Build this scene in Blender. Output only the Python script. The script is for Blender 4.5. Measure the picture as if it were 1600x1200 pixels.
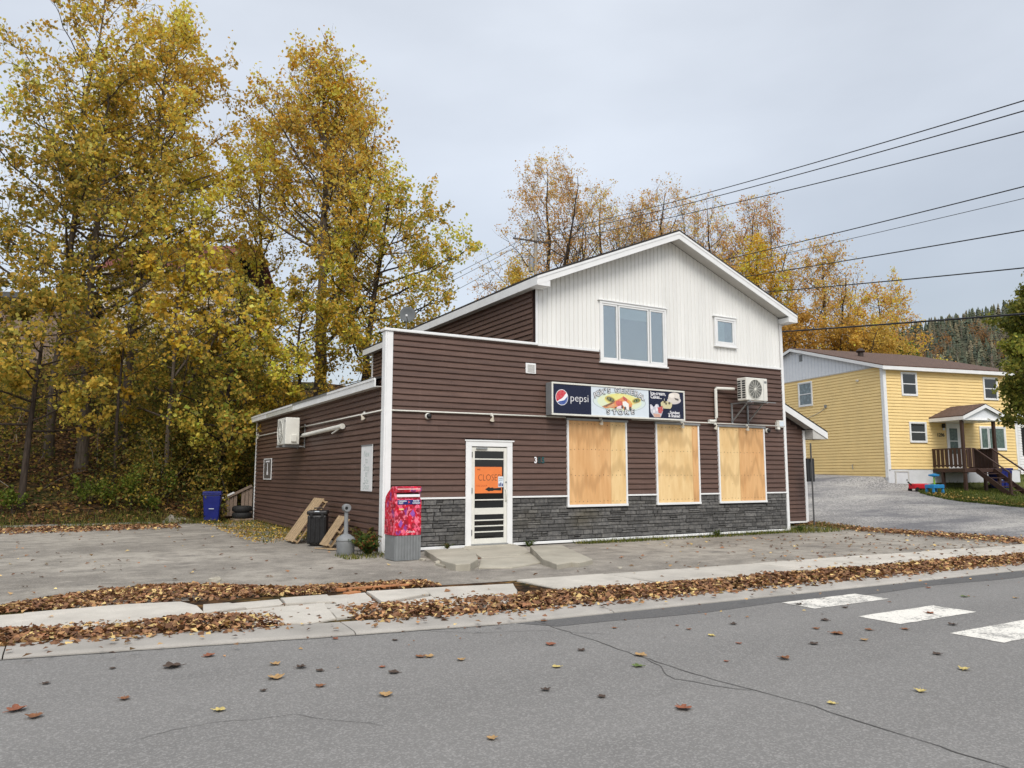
import bpy, math, random
import numpy as np
from mathutils import Vector, Matrix
R = math.radians
sc = bpy.context.scene
COL = sc.collection
for o in list(bpy.data.objects): bpy.data.objects.remove(o)

# ---------------------------------------------------------------- camera
CAM = Vector((-5.57, -14.953, 1.6))
F_PX, PITCH, YAW = 1188.0, math.atan(142/1188.0), R(60.1)
cd = bpy.data.cameras.new('camera'); cam = bpy.data.objects.new('camera', cd); COL.objects.link(cam)
cam.location = CAM; cam.rotation_euler = (R(90)+PITCH, 0, YAW-R(90))
cd.sensor_width = 36; cd.lens = F_PX/1600*36; cd.clip_start = 0.05; cd.clip_end = 6000
sc.camera = cam

# ---------------------------------------------------------------- sky and sun
SUN_EL, SUN_AZ = R(48), math.atan2(-0.88, -0.36)      # azimuth of the sun in the XY plane
w = bpy.data.worlds.new('World'); sc.world = w; w.use_nodes = True
nt = w.node_tree; nt.nodes.clear(); N = nt.nodes.new; L = nt.links.new
wo = N('ShaderNodeOutputWorld'); bg = N('ShaderNodeBackground'); bg2 = N('ShaderNodeBackground'); ad = N('ShaderNodeAddShader')
sky = N('ShaderNodeTexSky'); sky.sky_type = 'NISHITA'; sky.sun_disc = False
sky.sun_elevation = SUN_EL; sky.sun_rotation = R(90)-SUN_AZ
sky.air_density = 1.0; sky.dust_density = 3.0; sky.ozone_density = 1.0
L(sky.outputs[0], bg.inputs[0]); bg.inputs[1].default_value = 0.05
tc = N('ShaderNodeTexCoord'); sep = N('ShaderNodeSeparateXYZ'); L(tc.outputs['Generated'], sep.inputs[0])
mx = N('ShaderNodeMath'); mx.operation = 'MAXIMUM'; mx.inputs[1].default_value = 0; L(sep.outputs[2], mx.inputs[0])
cie = N('ShaderNodeMath'); cie.operation = 'MULTIPLY_ADD'; cie.inputs[1].default_value = 0.62; cie.inputs[2].default_value = 0.38; L(mx.outputs[0], cie.inputs[0])
mp = N('ShaderNodeMapping'); mp.inputs['Scale'].default_value = (1, 1, 2.6); L(tc.outputs['Generated'], mp.inputs[0])
cn = N('ShaderNodeTexNoise'); cn.inputs['Scale'].default_value = 1.7; cn.inputs['Detail'].default_value = 6; cn.inputs['Roughness'].default_value = 0.45; L(mp.outputs[0], cn.inputs[0])
cr = N('ShaderNodeMapRange'); cr.inputs[1].default_value = 0.3; cr.inputs[2].default_value = 0.7; cr.inputs[3].default_value = 0.80; cr.inputs[4].default_value = 1.18; L(cn.outputs[0], cr.inputs[0])
ml = N('ShaderNodeMath'); ml.operation = 'MULTIPLY'; L(cie.outputs[0], ml.inputs[0]); L(cr.outputs[0], ml.inputs[1])
cc = N('ShaderNodeVectorMath'); cc.operation = 'SCALE'; cc.inputs[0].default_value = (0.94, 0.972, 1.006); L(ml.outputs[0], cc.inputs['Scale'])
L(cc.outputs[0], bg2.inputs[0]); bg2.inputs[1].default_value = 0.78
L(bg.outputs[0], ad.inputs[0]); L(bg2.outputs[0], ad.inputs[1]); L(ad.outputs[0], wo.inputs[0])
sd = bpy.data.lights.new('sun', 'SUN'); sd.energy = 1.5; sd.angle = R(30); sd.color = (1, 0.965, 0.91)
so = bpy.data.objects.new('sun', sd); COL.objects.link(so); so.location = (0, -20, 40)
sv = Vector((math.cos(SUN_AZ)*math.cos(SUN_EL), math.sin(SUN_AZ)*math.cos(SUN_EL), math.sin(SUN_EL)))
so.rotation_euler = sv.to_track_quat('Z', 'Y').to_euler()
vs = sc.view_settings; vs.view_transform = 'Standard'; vs.look = 'None'; vs.gamma = 1; vs.use_curve_mapping = False; vs.exposure = 0.36
try:
    sc.cycles.max_bounces = 6; sc.cycles.diffuse_bounces = 3; sc.cycles.transparent_max_bounces = 6
    sc.cycles.use_denoising = True
except Exception: pass

# ---------------------------------------------------------------- pixel helpers (the photograph is 1600 x 1200)
FW = np.array([math.cos(YAW)*math.cos(PITCH), math.sin(YAW)*math.cos(PITCH), math.sin(PITCH)])
RT = np.array([math.sin(YAW), -math.cos(YAW), 0.0]); UP = np.cross(RT, FW); C0 = np.array(CAM)
def ray(px, py): return FW+RT*(px-800)/F_PX-UP*(py-600)/F_PX
def gr(px, py, z=0.0):
    d = ray(px, py); return C0+d*((z-C0[2])/d[2])
def at(px, py, D):                       # point on that ray at horizontal distance D
    d = ray(px, py); return C0+d*(D/np.linalg.norm(d[:2]))
def fac(px, py, y=0.0):
    d = ray(px, py); return C0+d*((y-C0[1])/d[1])

# ---------------------------------------------------------------- materials
def lin(r, g, b):
    f = lambda c: (c/255/12.92 if c/255 <= 0.04045 else ((c/255+0.055)/1.055)**2.4)
    return (f(r), f(g), f(b), 1)
class NT:
    def __init__(s, name):
        s.m = bpy.data.materials.new(name); s.m.use_nodes = True; s.t = s.m.node_tree; s.b = s.t.nodes['Principled BSDF']; s.out = s.t.nodes['Material Output']
        s.c = None
    def n(s, ty, **kw):
        x = s.t.nodes.new('ShaderNode'+ty)
        for k, v in kw.items():
            if k in x.inputs.keys(): x.inputs[k].default_value = v
            else: setattr(x, k, v)
        return x
    def l(s, a, b): s.t.links.new(a, b)
    def coord(s, scale=(1, 1, 1), kind='Object', rot=(0, 0, 0)):
        t = s.n('TexCoord'); m = s.n('Mapping'); m.inputs['Scale'].default_value = scale; m.inputs['Rotation'].default_value = rot
        s.l(t.outputs[kind], m.inputs[0]); return m.outputs[0]
    def world(s, scale=(1, 1, 1)):
        g = s.n('NewGeometry'); m = s.n('Mapping'); m.inputs['Scale'].default_value = scale; s.l(g.outputs['Position'], m.inputs[0]); return m.outputs[0]
    def noise(s, vec, scale, detail=4, rough=0.55):
        x = s.n('TexNoise'); x.inputs['Scale'].default_value = scale; x.inputs['Detail'].default_value = detail; x.inputs['Roughness'].default_value = rough
        s.l(vec, x.inputs['Vector']); return x.outputs[0]
    def ramp(s, fac, stops):
        x = s.n('ValToRGB'); e = x.color_ramp.elements
        while len(e) < len(stops): e.new(0.5)
        for i, (p, c) in enumerate(stops):
            e[i].position = p; e[i].color = c if len(c) == 4 else (*c, 1)
        s.l(fac, x.inputs[0]); return x.outputs[0]
    def mix(s, fac, a, b, mode='MIX'):
        x = s.n('Mix', data_type='RGBA', blend_type=mode)
        if isinstance(fac, (int, float)): x.inputs[0].default_value = fac
        else: s.l(fac, x.inputs[0])
        for i, v in ((6, a), (7, b)):
            if isinstance(v, tuple): x.inputs[i].default_value = v if len(v) == 4 else (*v, 1)
            else: s.l(v, x.inputs[i])
        return x.outputs[2]
    def rng(s, v, a, b, c, d):
        x = s.n('MapRange'); 
        for i, q in enumerate((a, b, c, d)): x.inputs[i+1].default_value = q
        s.l(v, x.inputs[0]); return x.outputs[0]
    def bump(s, h, strength, dist=0.02):
        x = s.n('Bump'); x.inputs['Strength'].default_value = strength; x.inputs['Distance'].default_value = dist
        s.l(h, x.inputs['Height']); s.l(x.outputs[0], s.b.inputs['Normal'])
    def color(s, c): 
        if isinstance(c, tuple): s.b.inputs['Base Color'].default_value = c if len(c) == 4 else (*c, 1)
        else: s.l(c, s.b.inputs['Base Color'])
    def rough(s, v):
        if isinstance(v, (int, float)): s.b.inputs['Roughness'].default_value = v
        else: s.l(v, s.b.inputs['Roughness'])
MATS = {}
def plain(name, c, rough=0.55, var=0.14, scale=6, bump=0.1, bscale=60, metal=0, spec=0.4, rnd=0.0, stretch=(1, 1, 1)):
    """one colour with worn mottling, fine relief and an optional tint per object"""
    if name in MATS: return MATS[name]
    t = NT(name); c = tuple(c[:3]); v = t.coord(stretch)
    n1 = t.noise(v, scale, 5, 0.6)
    base = t.mix(t.rng(n1, 0.3, 0.7, 0, 1), tuple(x*(1-var) for x in c), tuple(min(1, x*(1+var)) for x in c))
    if rnd:
        oi = t.n('ObjectInfo'); k = t.rng(oi.outputs['Random'], 0, 1, 1-rnd, 1+rnd)
        sc_ = t.n('VectorMath', operation='SCALE'); t.l(base, sc_.inputs[0]); t.l(k, sc_.inputs['Scale']); base = sc_.outputs[0]
    t.color(base); t.rough(t.rng(n1, 0.3, 0.7, max(0.02, rough-0.08), min(1, rough+0.08)))
    if bump: t.bump(t.noise(v, bscale, 3), bump, 0.01)
    t.b.inputs['Metallic'].default_value = metal; t.b.inputs['Specular IOR Level'].default_value = spec
    MATS[name] = t.m; return t.m

def mat_siding():
    t = NT('brown_vinyl'); v = t.world((0.6, 0.6, 9)); g = t.noise(v, 3, 5, 0.65); oi = t.n('ObjectInfo')
    c = t.mix(t.rng(g, 0.3, 0.75, 0, 1), lin(82, 61, 52), lin(107, 82, 71))
    st = t.noise(t.world((5, 5, 0.25)), 2.2, 4, 0.6)                      # chalky run-off streaks
    c = t.mix(t.rng(st, 0.6, 0.78, 0, 0.18), c, lin(150, 130, 125))
    k = t.n('VectorMath', operation='SCALE'); t.l(c, k.inputs[0]); t.l(t.rng(oi.outputs['Random'], 0, 1, 0.9, 1.1), k.inputs['Scale'])
    t.color(k.outputs[0]); t.rough(t.rng(g, 0.3, 0.7, 0.42, 0.6)); t.bump(t.noise(t.world((1.5, 1.5, 40)), 6, 3), 0.12, 0.004)
    return t.m
def mat_ply(name, base, dark, horizontal_scale=1.0):
    t = NT(name); v = t.coord((7*horizontal_scale, 7, 0.7)); oi = t.n('ObjectInfo')
    ad_ = t.n('VectorMath', operation='ADD'); sc_ = t.n('VectorMath', operation='SCALE'); sc_.inputs[0].default_value = (31, 17, 23); t.l(oi.outputs['Random'], sc_.inputs['Scale'])
    t.l(v, ad_.inputs[0]); t.l(sc_.outputs[0], ad_.inputs[1]); v = ad_.outputs[0]
    n = t.noise(v, 1.6, 6, 0.6); wv = t.n('TexWave', wave_type='RINGS'); wv.inputs['Scale'].default_value = 0.55; wv.inputs['Distortion'].default_value = 9; wv.inputs['Detail'].default_value = 3; wv.inputs['Detail Scale'].default_value = 0.7
    t.l(v, wv.inputs[0])
    c = t.mix(t.rng(n, 0.32, 0.7, 0, 1), dark, base); c = t.mix(t.rng(wv.outputs[0], 0.0, 0.35, 0.5, 0), c, tuple(x*0.72 for x in dark[:3]))
    vo = t.n('TexVoronoi'); vo.inputs['Scale'].default_value = 3.0; t.l(t.coord((1.6, 1, 1)), vo.inputs[0])
    c = t.mix(t.rng(vo.outputs['Distance'], 0.02, 0.055, 0.75, 0), c, lin(96, 58, 30))
    t.color(c); t.rough(0.7); t.bump(n, 0.15, 0.004); return t.m
def mat_stone():
    t = NT('stone_veneer'); v = t.world(); n = t.noise(v, 14, 6, 0.65); oi = t.n('ObjectInfo')
    c = t.mix(t.rng(n, 0.3, 0.7, 0, 1), lin(68, 68, 69), lin(120, 118, 114))
    mo = t.noise(t.world((0.5, 0.5, 0.7)), 1.3, 3); c = t.mix(t.rng(mo, 0.55, 0.72, 0, 0.55), c, lin(88, 80, 58))
    k = t.n('VectorMath', operation='SCALE'); t.l(c, k.inputs[0]); t.l(t.rng(oi.outputs['Random'], 0, 1, 0.62, 1.25), k.inputs['Scale'])
    t.color(k.outputs[0]); t.rough(0.85); t.bump(t.noise(v, 38, 5, 0.7), 0.9, 0.012); return t.m
def mat_asphalt(name, c, speck=0.5, patch=0.2, wear=(0, 0, 0), fine=230):
    t = NT(name); v = t.world(); sp = t.n('TexVoronoi'); sp.inputs['Scale'].default_value = fine*0.45; t.l(v, sp.inputs[0])
    hs = t.n('SeparateColor'); t.l(sp.outputs['Color'], hs.inputs[0])
    agg = t.rng(hs.outputs[0], 0.55, 1, 0, 1)
    big = t.noise(t.world((0.35, 0.9, 1)), 0.6, 5, 0.6); mid = t.noise(v, 4, 6, 0.7); fn = t.noise(v, fine*0.7, 3, 0.8)
    c0 = tuple(x*(1-patch) for x in c[:3]); c1 = tuple(x*(1+patch) for x in c[:3])
    col = t.mix(t.rng(big, 0.3, 0.7, 0, 1), c0, c1); col = t.mix(t.rng(mid, 0.3, 0.72, 0.0, 0.35), col, tuple(x*0.75 for x in c[:3]))
    lane = t.noise(t.world((0.03, 0.75, 1)), 1.0, 3, 0.5); col = t.mix(t.rng(lane, 0.35, 0.65, 0.0, 0.5), col, tuple(x*1.22 for x in c[:3])); stn = t.noise(t.world((0.5, 1.6, 1)), 0.8, 6, 0.7); col = t.mix(t.rng(stn, 0.57, 0.7, 0, 0.4), col, tuple(x*0.72 for x in c[:3]))
    col = t.mix(t.rng(fn, 0.42, 0.62, 0.34, 0), col, tuple(x*0.5 for x in c[:3]))
    sm = t.n('Math', operation='MULTIPLY'); t.l(agg, sm.inputs[0]); sm.inputs[1].default_value = speck
    col = t.mix(sm.outputs[0], col, tuple(min(1, x*2.1) for x in c[:3]))
    t.color(col); t.rough(0.88); t.bump(sp.outputs['Distance'], 0.35, 0.006); t.b.inputs['Specular IOR Level'].default_value = 0.25; return t.m
def mat_lot():
    t = NT('worn_lot'); v = t.world(); big = t.noise(t.world((0.5, 0.8, 1)), 0.45, 6, 0.62); mid = t.noise(v, 2.2, 7, 0.7); fn = t.noise(v, 120, 3, 0.8)
    sp = t.n('TexVoronoi'); sp.inputs['Scale'].default_value = 70; t.l(v, sp.inputs[0]); hs = t.n('SeparateColor'); t.l(sp.outputs['Color'], hs.inputs[0])
    c = t.mix(t.rng(big, 0.38, 0.6, 0, 1), lin(134, 128, 119), lin(176, 169, 157))
    c = t.mix(t.rng(mid, 0.46, 0.62, 0, 0.6), c, lin(112, 107, 99)); c = t.mix(t.rng(mid, 0.28, 0.44, 0.6, 0), c, lin(192, 185, 172)); p3 = t.noise(t.world((0.7, 1.3, 1)), 0.9, 7, 0.7); c = t.mix(t.rng(p3, 0.56, 0.63, 0, 0.55), c, lin(104, 100, 95))
    c = t.mix(t.rng(fn, 0.38, 0.6, 0.5, 0), c, lin(78, 74, 70)); c = t.mix(t.rng(hs.outputs[0], 0.8, 1, 0, 0.5), c, lin(178, 172, 162))
    t.color(c); t.rough(0.9); t.bump(mid, 0.35, 0.03); t.b.inputs['Specular IOR Level'].default_value = 0.25; return t.m
def mat_concrete(name, c):
    t = NT(name); v = t.world(); big = t.noise(v, 1.6, 6, 0.65); fn = t.noise(v, 90, 4, 0.75); oi = t.n('ObjectInfo')
    col = t.mix(t.rng(big, 0.3, 0.7, 0, 1), tuple(x*0.78 for x in c[:3]), tuple(x*1.12 for x in c[:3]))
    col = t.mix(t.rng(fn, 0.38, 0.6, 0.35, 0), col, tuple(x*0.5 for x in c[:3]))
    k = t.n('VectorMath', operation='SCALE'); t.l(col, k.inputs[0]); t.l(t.rng(oi.outputs['Random'], 0, 1, 0.9, 1.08), k.inputs['Scale'])
    t.color(k.outputs[0]); t.rough(0.9); t.bump(fn, 0.3, 0.006); t.b.inputs['Specular IOR Level'].default_value = 0.25; return t.m
def mat_gravel():
    t = NT('gravel'); v = t.world(); sp = t.n('TexVoronoi'); sp.inputs['Scale'].default_value = 28; t.l(v, sp.inputs[0]); hs = t.n('SeparateColor'); t.l(sp.outputs['Color'], hs.inputs[0])
    big = t.noise(t.world((0.35, 1.1, 1)), 0.5, 5, 0.6)
    c = t.mix(hs.outputs[0], lin(106, 104, 104), lin(178, 175, 170)); c = t.mix(t.rng(big, 0.47, 0.6, 0, 0.7), c, lin(92, 92, 97)); c = t.mix(t.rng(big, 0.3, 0.44, 0.7, 0), c, lin(190, 186, 178))
    t.color(c); t.rough(0.95); t.bump(sp.outputs['Distance'], 0.6, 0.02); t.b.inputs['Specular IOR Level'].default_value = 0.2; return t.m
def mat_ground():
    t = NT('leafy_soil'); v = t.world(); sp = t.n('TexVoronoi'); sp.inputs['Scale'].default_value = 9; t.l(v, sp.inputs[0]); hs = t.n('SeparateColor'); t.l(sp.outputs['Color'], hs.inputs[0])
    n = t.noise(v, 0.4, 5, 0.6)
    c = t.ramp(hs.outputs[0], [(0, lin(38, 30, 22)), (0.45, lin(62, 46, 32)), (0.8, lin(96, 70, 44)), (1, lin(128, 98, 58))])
    c = t.mix(t.rng(n, 0.5, 0.66, 0, 0.75), c, lin(62, 72, 34)); t.color(c); t.rough(1); t.bump(sp.outputs['Distance'], 1, 0.06); t.b.inputs['Specular IOR Level'].default_value = 0.1; return t.m
def mat_grass():
    t = NT('grass_ground'); v = t.world(); n = t.noise(v, 3, 6, 0.7); t.color(t.mix(t.rng(n, 0.3, 0.7, 0, 1), lin(58, 66, 30), lin(104, 108, 52))); t.rough(1); t.bump(t.noise(v, 40, 3), 1, 0.03); return t.m
def mat_leaf(name, trans=0.35, rough=0.6):
    t = NT(name); a = t.n('Attribute', attribute_name='col'); t.color(a.outputs['Color']); t.rough(rough); t.b.inputs['Specular IOR Level'].default_value = 0.25
    if trans:
        tr = t.n('BsdfTranslucent'); t.l(a.outputs['Color'], tr.inputs[0]); ms = t.n('MixShader'); ms.inputs[0].default_value = trans
        t.l(t.b.outputs[0], ms.inputs[1]); t.l(tr.outputs[0], ms.inputs[2]); t.l(ms.outputs[0], t.out.inputs[0])
    return t.m
def mat_bark(name, a, b):
    t = NT(name); v = t.world((5, 5, 0.8)); n = t.noise(v, 3, 6, 0.7); t.color(t.mix(t.rng(n, 0.3, 0.7, 0, 1), a, b)); t.rough(0.95); t.bump(n, 0.9, 0.03); t.b.inputs['Specular IOR Level'].default_value = 0.1; return t.m
def mat_glass(name, tint=(0.02, 0.025, 0.03), refl=0.35):
    t = NT(name); n = t.noise(t.world(), 1.3, 3); t.color(t.mix(n, tuple(x*0.6 for x in tint), tuple(x*1.3 for x in tint))); t.rough(0.12)
    gl = t.n('BsdfGlossy'); gl.inputs['Roughness'].default_value = 0.02; gl.inputs['Color'].default_value = (0.85, 0.92, 0.95, 1); ms = t.n('MixShader'); fr = t.n('LayerWeight'); fr.inputs[0].default_value = 0.2
    t.l(t.rng(fr.outputs['Fresnel'], 0, 1, refl, refl+0.45), ms.inputs[0]); t.l(t.b.outputs[0], ms.inputs[1]); t.l(gl.outputs[0], ms.inputs[2]); t.l(ms.outputs[0], t.out.inputs[0]); 
    bp = t.n('Bump'); bp.inputs['Strength'].default_value = 0.05; bp.inputs['Distance'].default_value = 0.02; t.l(t.noise(t.world(), 1.8, 2), bp.inputs['Height']); t.l(bp.outputs[0], gl.inputs['Normal'])
    return t.m
def mat_clear(name, refl=0.3):
    t = NT(name); gl = t.n('BsdfGlossy'); gl.inputs['Roughness'].default_value = 0.015; gl.inputs['Color'].default_value = (0.9, 0.95, 0.97, 1); tr = t.n('BsdfTransparent'); tr.inputs[0].default_value = (0.8, 0.86, 0.88, 1); ms = t.n('MixShader'); fr = t.n('LayerWeight'); fr.inputs[0].default_value = 0.2
    t.l(t.rng(fr.outputs['Fresnel'], 0, 1, refl, 0.9), ms.inputs[0]); t.l(tr.outputs[0], ms.inputs[1]); t.l(gl.outputs[0], ms.inputs[2]); t.l(ms.outputs[0], t.out.inputs[0])
    bp = t.n('Bump'); bp.inputs['Strength'].default_value = 0.12; bp.inputs['Distance'].default_value = 0.03; t.l(t.noise(t.world(), 2.4, 2), bp.inputs['Height']); t.l(bp.outputs[0], gl.inputs['Normal']); return t.m
def mat_mailbox():
    t = NT('mailbox_print'); v = t.coord((1, 1, 0.75), rot=(0, R(45), R(0))); vo = t.n('TexVoronoi', distance='CHEBYCHEV'); vo.inputs['Scale'].default_value = 13; vo.inputs['Randomness'].default_value = 0.85; t.l(v, vo.inputs[0])
    hs = t.n('SeparateColor'); t.l(vo.outputs['Color'], hs.inputs[0])
    c = t.ramp(hs.outputs[0], [(0, lin(150, 12, 40)), (0.25, lin(205, 18, 48)), (0.5, lin(222, 40, 70)), (0.66, lin(235, 95, 125)), (0.76, lin(200, 16, 44)), (0.9, lin(140, 60, 140)), (1, lin(232, 60, 60))])
    for e in c.node.color_ramp.elements: pass
    c.node.color_ramp.interpolation = 'CONSTANT'
    vo2 = t.n('TexVoronoi', distance='MANHATTAN'); vo2.inputs['Scale'].default_value = 34; t.l(v, vo2.inputs[0]); h2 = t.n('SeparateColor'); t.l(vo2.outputs['Color'], h2.inputs[0])
    c = t.mix(t.rng(h2.outputs[0], 0.78, 0.8, 0, 0.75), c, lin(240, 130, 150)); c = t.mix(t.rng(h2.outputs[1], 0.8, 0.82, 0, 0.8), c, lin(150, 8, 36))
    t.color(c); t.rough(0.35); return t.m
def mat_shingle(name, a, b):
    t = NT(name); v = t.coord(); br = t.n('TexBrick'); br.inputs['Scale'].default_value = 3.2; br.inputs['Color1'].default_value = a; br.inputs['Color2'].default_value = b; br.inputs['Mortar'].default_value = tuple(x*0.4 for x in a[:3])+(1,); br.inputs['Mortar Size'].default_value = 0.012
    t.l(v, br.inputs[0]); n = t.noise(v, 60, 3); t.color(t.mix(t.rng(n, 0.3, 0.7, 0, 0.4), br.outputs[0], tuple(x*0.5 for x in a[:3]))); t.rough(0.95); t.bump(n, 0.5, 0.01); return t.m
def mat_attr(name, rough=0.5):
    t = NT(name); a = t.n('Attribute', attribute_name='col'); n = t.noise(t.coord(), 25, 4); t.color(t.mix(t.rng(n, 0.35, 0.7, 0, 0.18), a.outputs['Color'], (0.85, 0.85, 0.8))); t.rough(rough); return t.m

BROWN = mat_siding(); PLY_O = mat_ply('plywood_orange', lin(228, 184, 130), lin(212, 160, 104)); PLY_P = mat_ply('plywood_pale', lin(240, 210, 156), lin(222, 184, 126), 0.6)
STONE = mat_stone(); ROADM = mat_asphalt('road_asphalt', lin(123, 121, 118), 0.4, 0.10, fine=190); LOTM = mat_lot(); CONC = mat_concrete('sidewalk_concrete', lin(198, 192, 181)); CONC2 = mat_concrete('kerb_concrete', lin(170, 165, 157)); CONC3 = mat_concrete('old_step_concrete', lin(176, 170, 155))
GRAVEL = mat_gravel(); SOIL = mat_ground(); GRASSM = mat_grass(); LEAF = mat_leaf('autumn_leaf', 0.5); LITTER = mat_leaf('dry_leaf', 0.1, 0.75); NEEDLE = mat_leaf('needles', 0.05, 0.8)
BARK = mat_bark('bark_grey', lin(66, 58, 50), lin(112, 102, 92)); BARKD = mat_bark('bark_dark', lin(44, 38, 34), lin(84, 74, 66)); BARKP = mat_bark('bark_pale', lin(110, 102, 90), lin(158, 150, 138))
GLASS = mat_glass('window_glass', (0.05, 0.06, 0.065), 0.26); GLASSD = mat_glass('dark_glass', (0.007, 0.008, 0.009), 0.04); MAILM = mat_mailbox()
WHITE = plain('white_trim', lin(232, 233, 232), 0.45, 0.05, 3, 0.05); WHITEP = plain('white_panel', lin(232, 232, 228), 0.5, 0.05, 2, 0.08, 40, rnd=0.03, stretch=(1, 1, 0.2)); SOFFIT = plain('soffit', lin(196, 194, 188), 0.6, 0.06, 5, 0.15, 90)
METALW = plain('white_metal', lin(222, 221, 212), 0.4, 0.06, 5, 0.04); GREYM = plain('grey_plastic', lin(128, 131, 132), 0.55, 0.1, 7, 0.1); GREYL = plain('galvanised', lin(150, 152, 152), 0.4, 0.12, 9, 0.05, metal=0.4)
DARK = plain('dark_inside', (0.01, 0.01, 0.01), 0.8, 0.3); BLACK = plain('black_plastic', (0.012, 0.012, 0.013), 0.45, 0.3, 9, 0.15); RUBBER = plain('rubber', (0.016, 0.016, 0.016), 0.75, 0.3, 14, 0.3)
SHEATH = plain('sheathing', lin(58, 42, 38), 0.8, 0.15); ROOFD = mat_shingle('dark_shingle', lin(52, 50, 48), lin(66, 62, 58)); ROOFB = mat_shingle('brown_shingle', lin(92, 72, 62), lin(112, 88, 76)); ROOFR = mat_shingle('red_shingle', lin(112, 58, 52), lin(128, 70, 62))
WOODN = plain('raw_wood', lin(166, 142, 110), 0.75, 0.22, 3, 0.35, 30, rnd=0.08, stretch=(6, 6, 1)); WOODG = plain('grey_wood', lin(140, 122, 108), 0.85, 0.22, 4, 0.4, 30, rnd=0.1, stretch=(5, 5, 1)); DECK = plain('brown_stain', lin(66, 46, 38), 0.6, 0.2, 4, 0.2)
BLUE = plain('blue_plastic', lin(18, 30, 108), 0.4, 0.15, 4, 0.06); YELLOW = plain('yellow_vinyl', lin(241, 212, 148), 0.55, 0.05, 1.5, 0.06, 50); BLUET = plain('light_blue_plastic', lin(40, 140, 200), 0.4, 0.08); REDT = plain('red_plastic', lin(200, 30, 44), 0.4, 0.08)
NAVY = plain('sign_navy', lin(24, 30, 56), 0.28, 0.08, 3, 0.0); SIGNW = plain('sign_white', lin(214, 224, 232), 0.3, 0.03, 3, 0.0); INKW = plain('ink_white', lin(238, 238, 240), 0.4, 0.03, 3, 0.0); INKD = plain('ink_dark', lin(32, 38, 36), 0.6, 0.1, 3, 0.0); ORANGE = plain('orange_card', lin(232, 128, 66), 0.7, 0.05, 5, 0.05)
POSTBLUE = plain('post_blue', lin(28, 40, 110), 0.4, 0.05, 3, 0.0); TEAL = plain('teal_digit', lin(36, 88, 92), 0.5, 0.1); TEALD = plain('teal_digit_dark', lin(40, 62, 64), 0.5, 0.1); PRINT = mat_attr('printed_picture', 0.35); POLEW = plain('pole_wood', lin(168, 162, 152), 0.9, 0.12, 5, 0.4, 30, stretch=(5, 5, 0.6)); TRAFO = plain('transformer_grey', lin(150, 156, 164), 0.5, 0.06)
WIRE = plain('wire_black', (0.02, 0.02, 0.022), 0.6, 0.1); PAINTM = None
def mat_paint():
    t = NT('crosswalk_paint'); v = t.world(); n = t.noise(v, 26, 6, 0.75); b = t.noise(v, 2.2, 4, 0.6)
    ml_ = t.n('Math', operation='ADD'); t.l(t.rng(n, 0.3, 0.7, 0, 0.7), ml_.inputs[0]); t.l(t.rng(b, 0.3, 0.7, 0, 0.55), ml_.inputs[1])
    t.color(t.mix(t.rng(ml_.outputs[0], 0.62, 0.85, 0, 0.9), lin(222, 218, 208), lin(130, 128, 124))); t.rough(0.8); return t.m
PAINTM = mat_paint()

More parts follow.
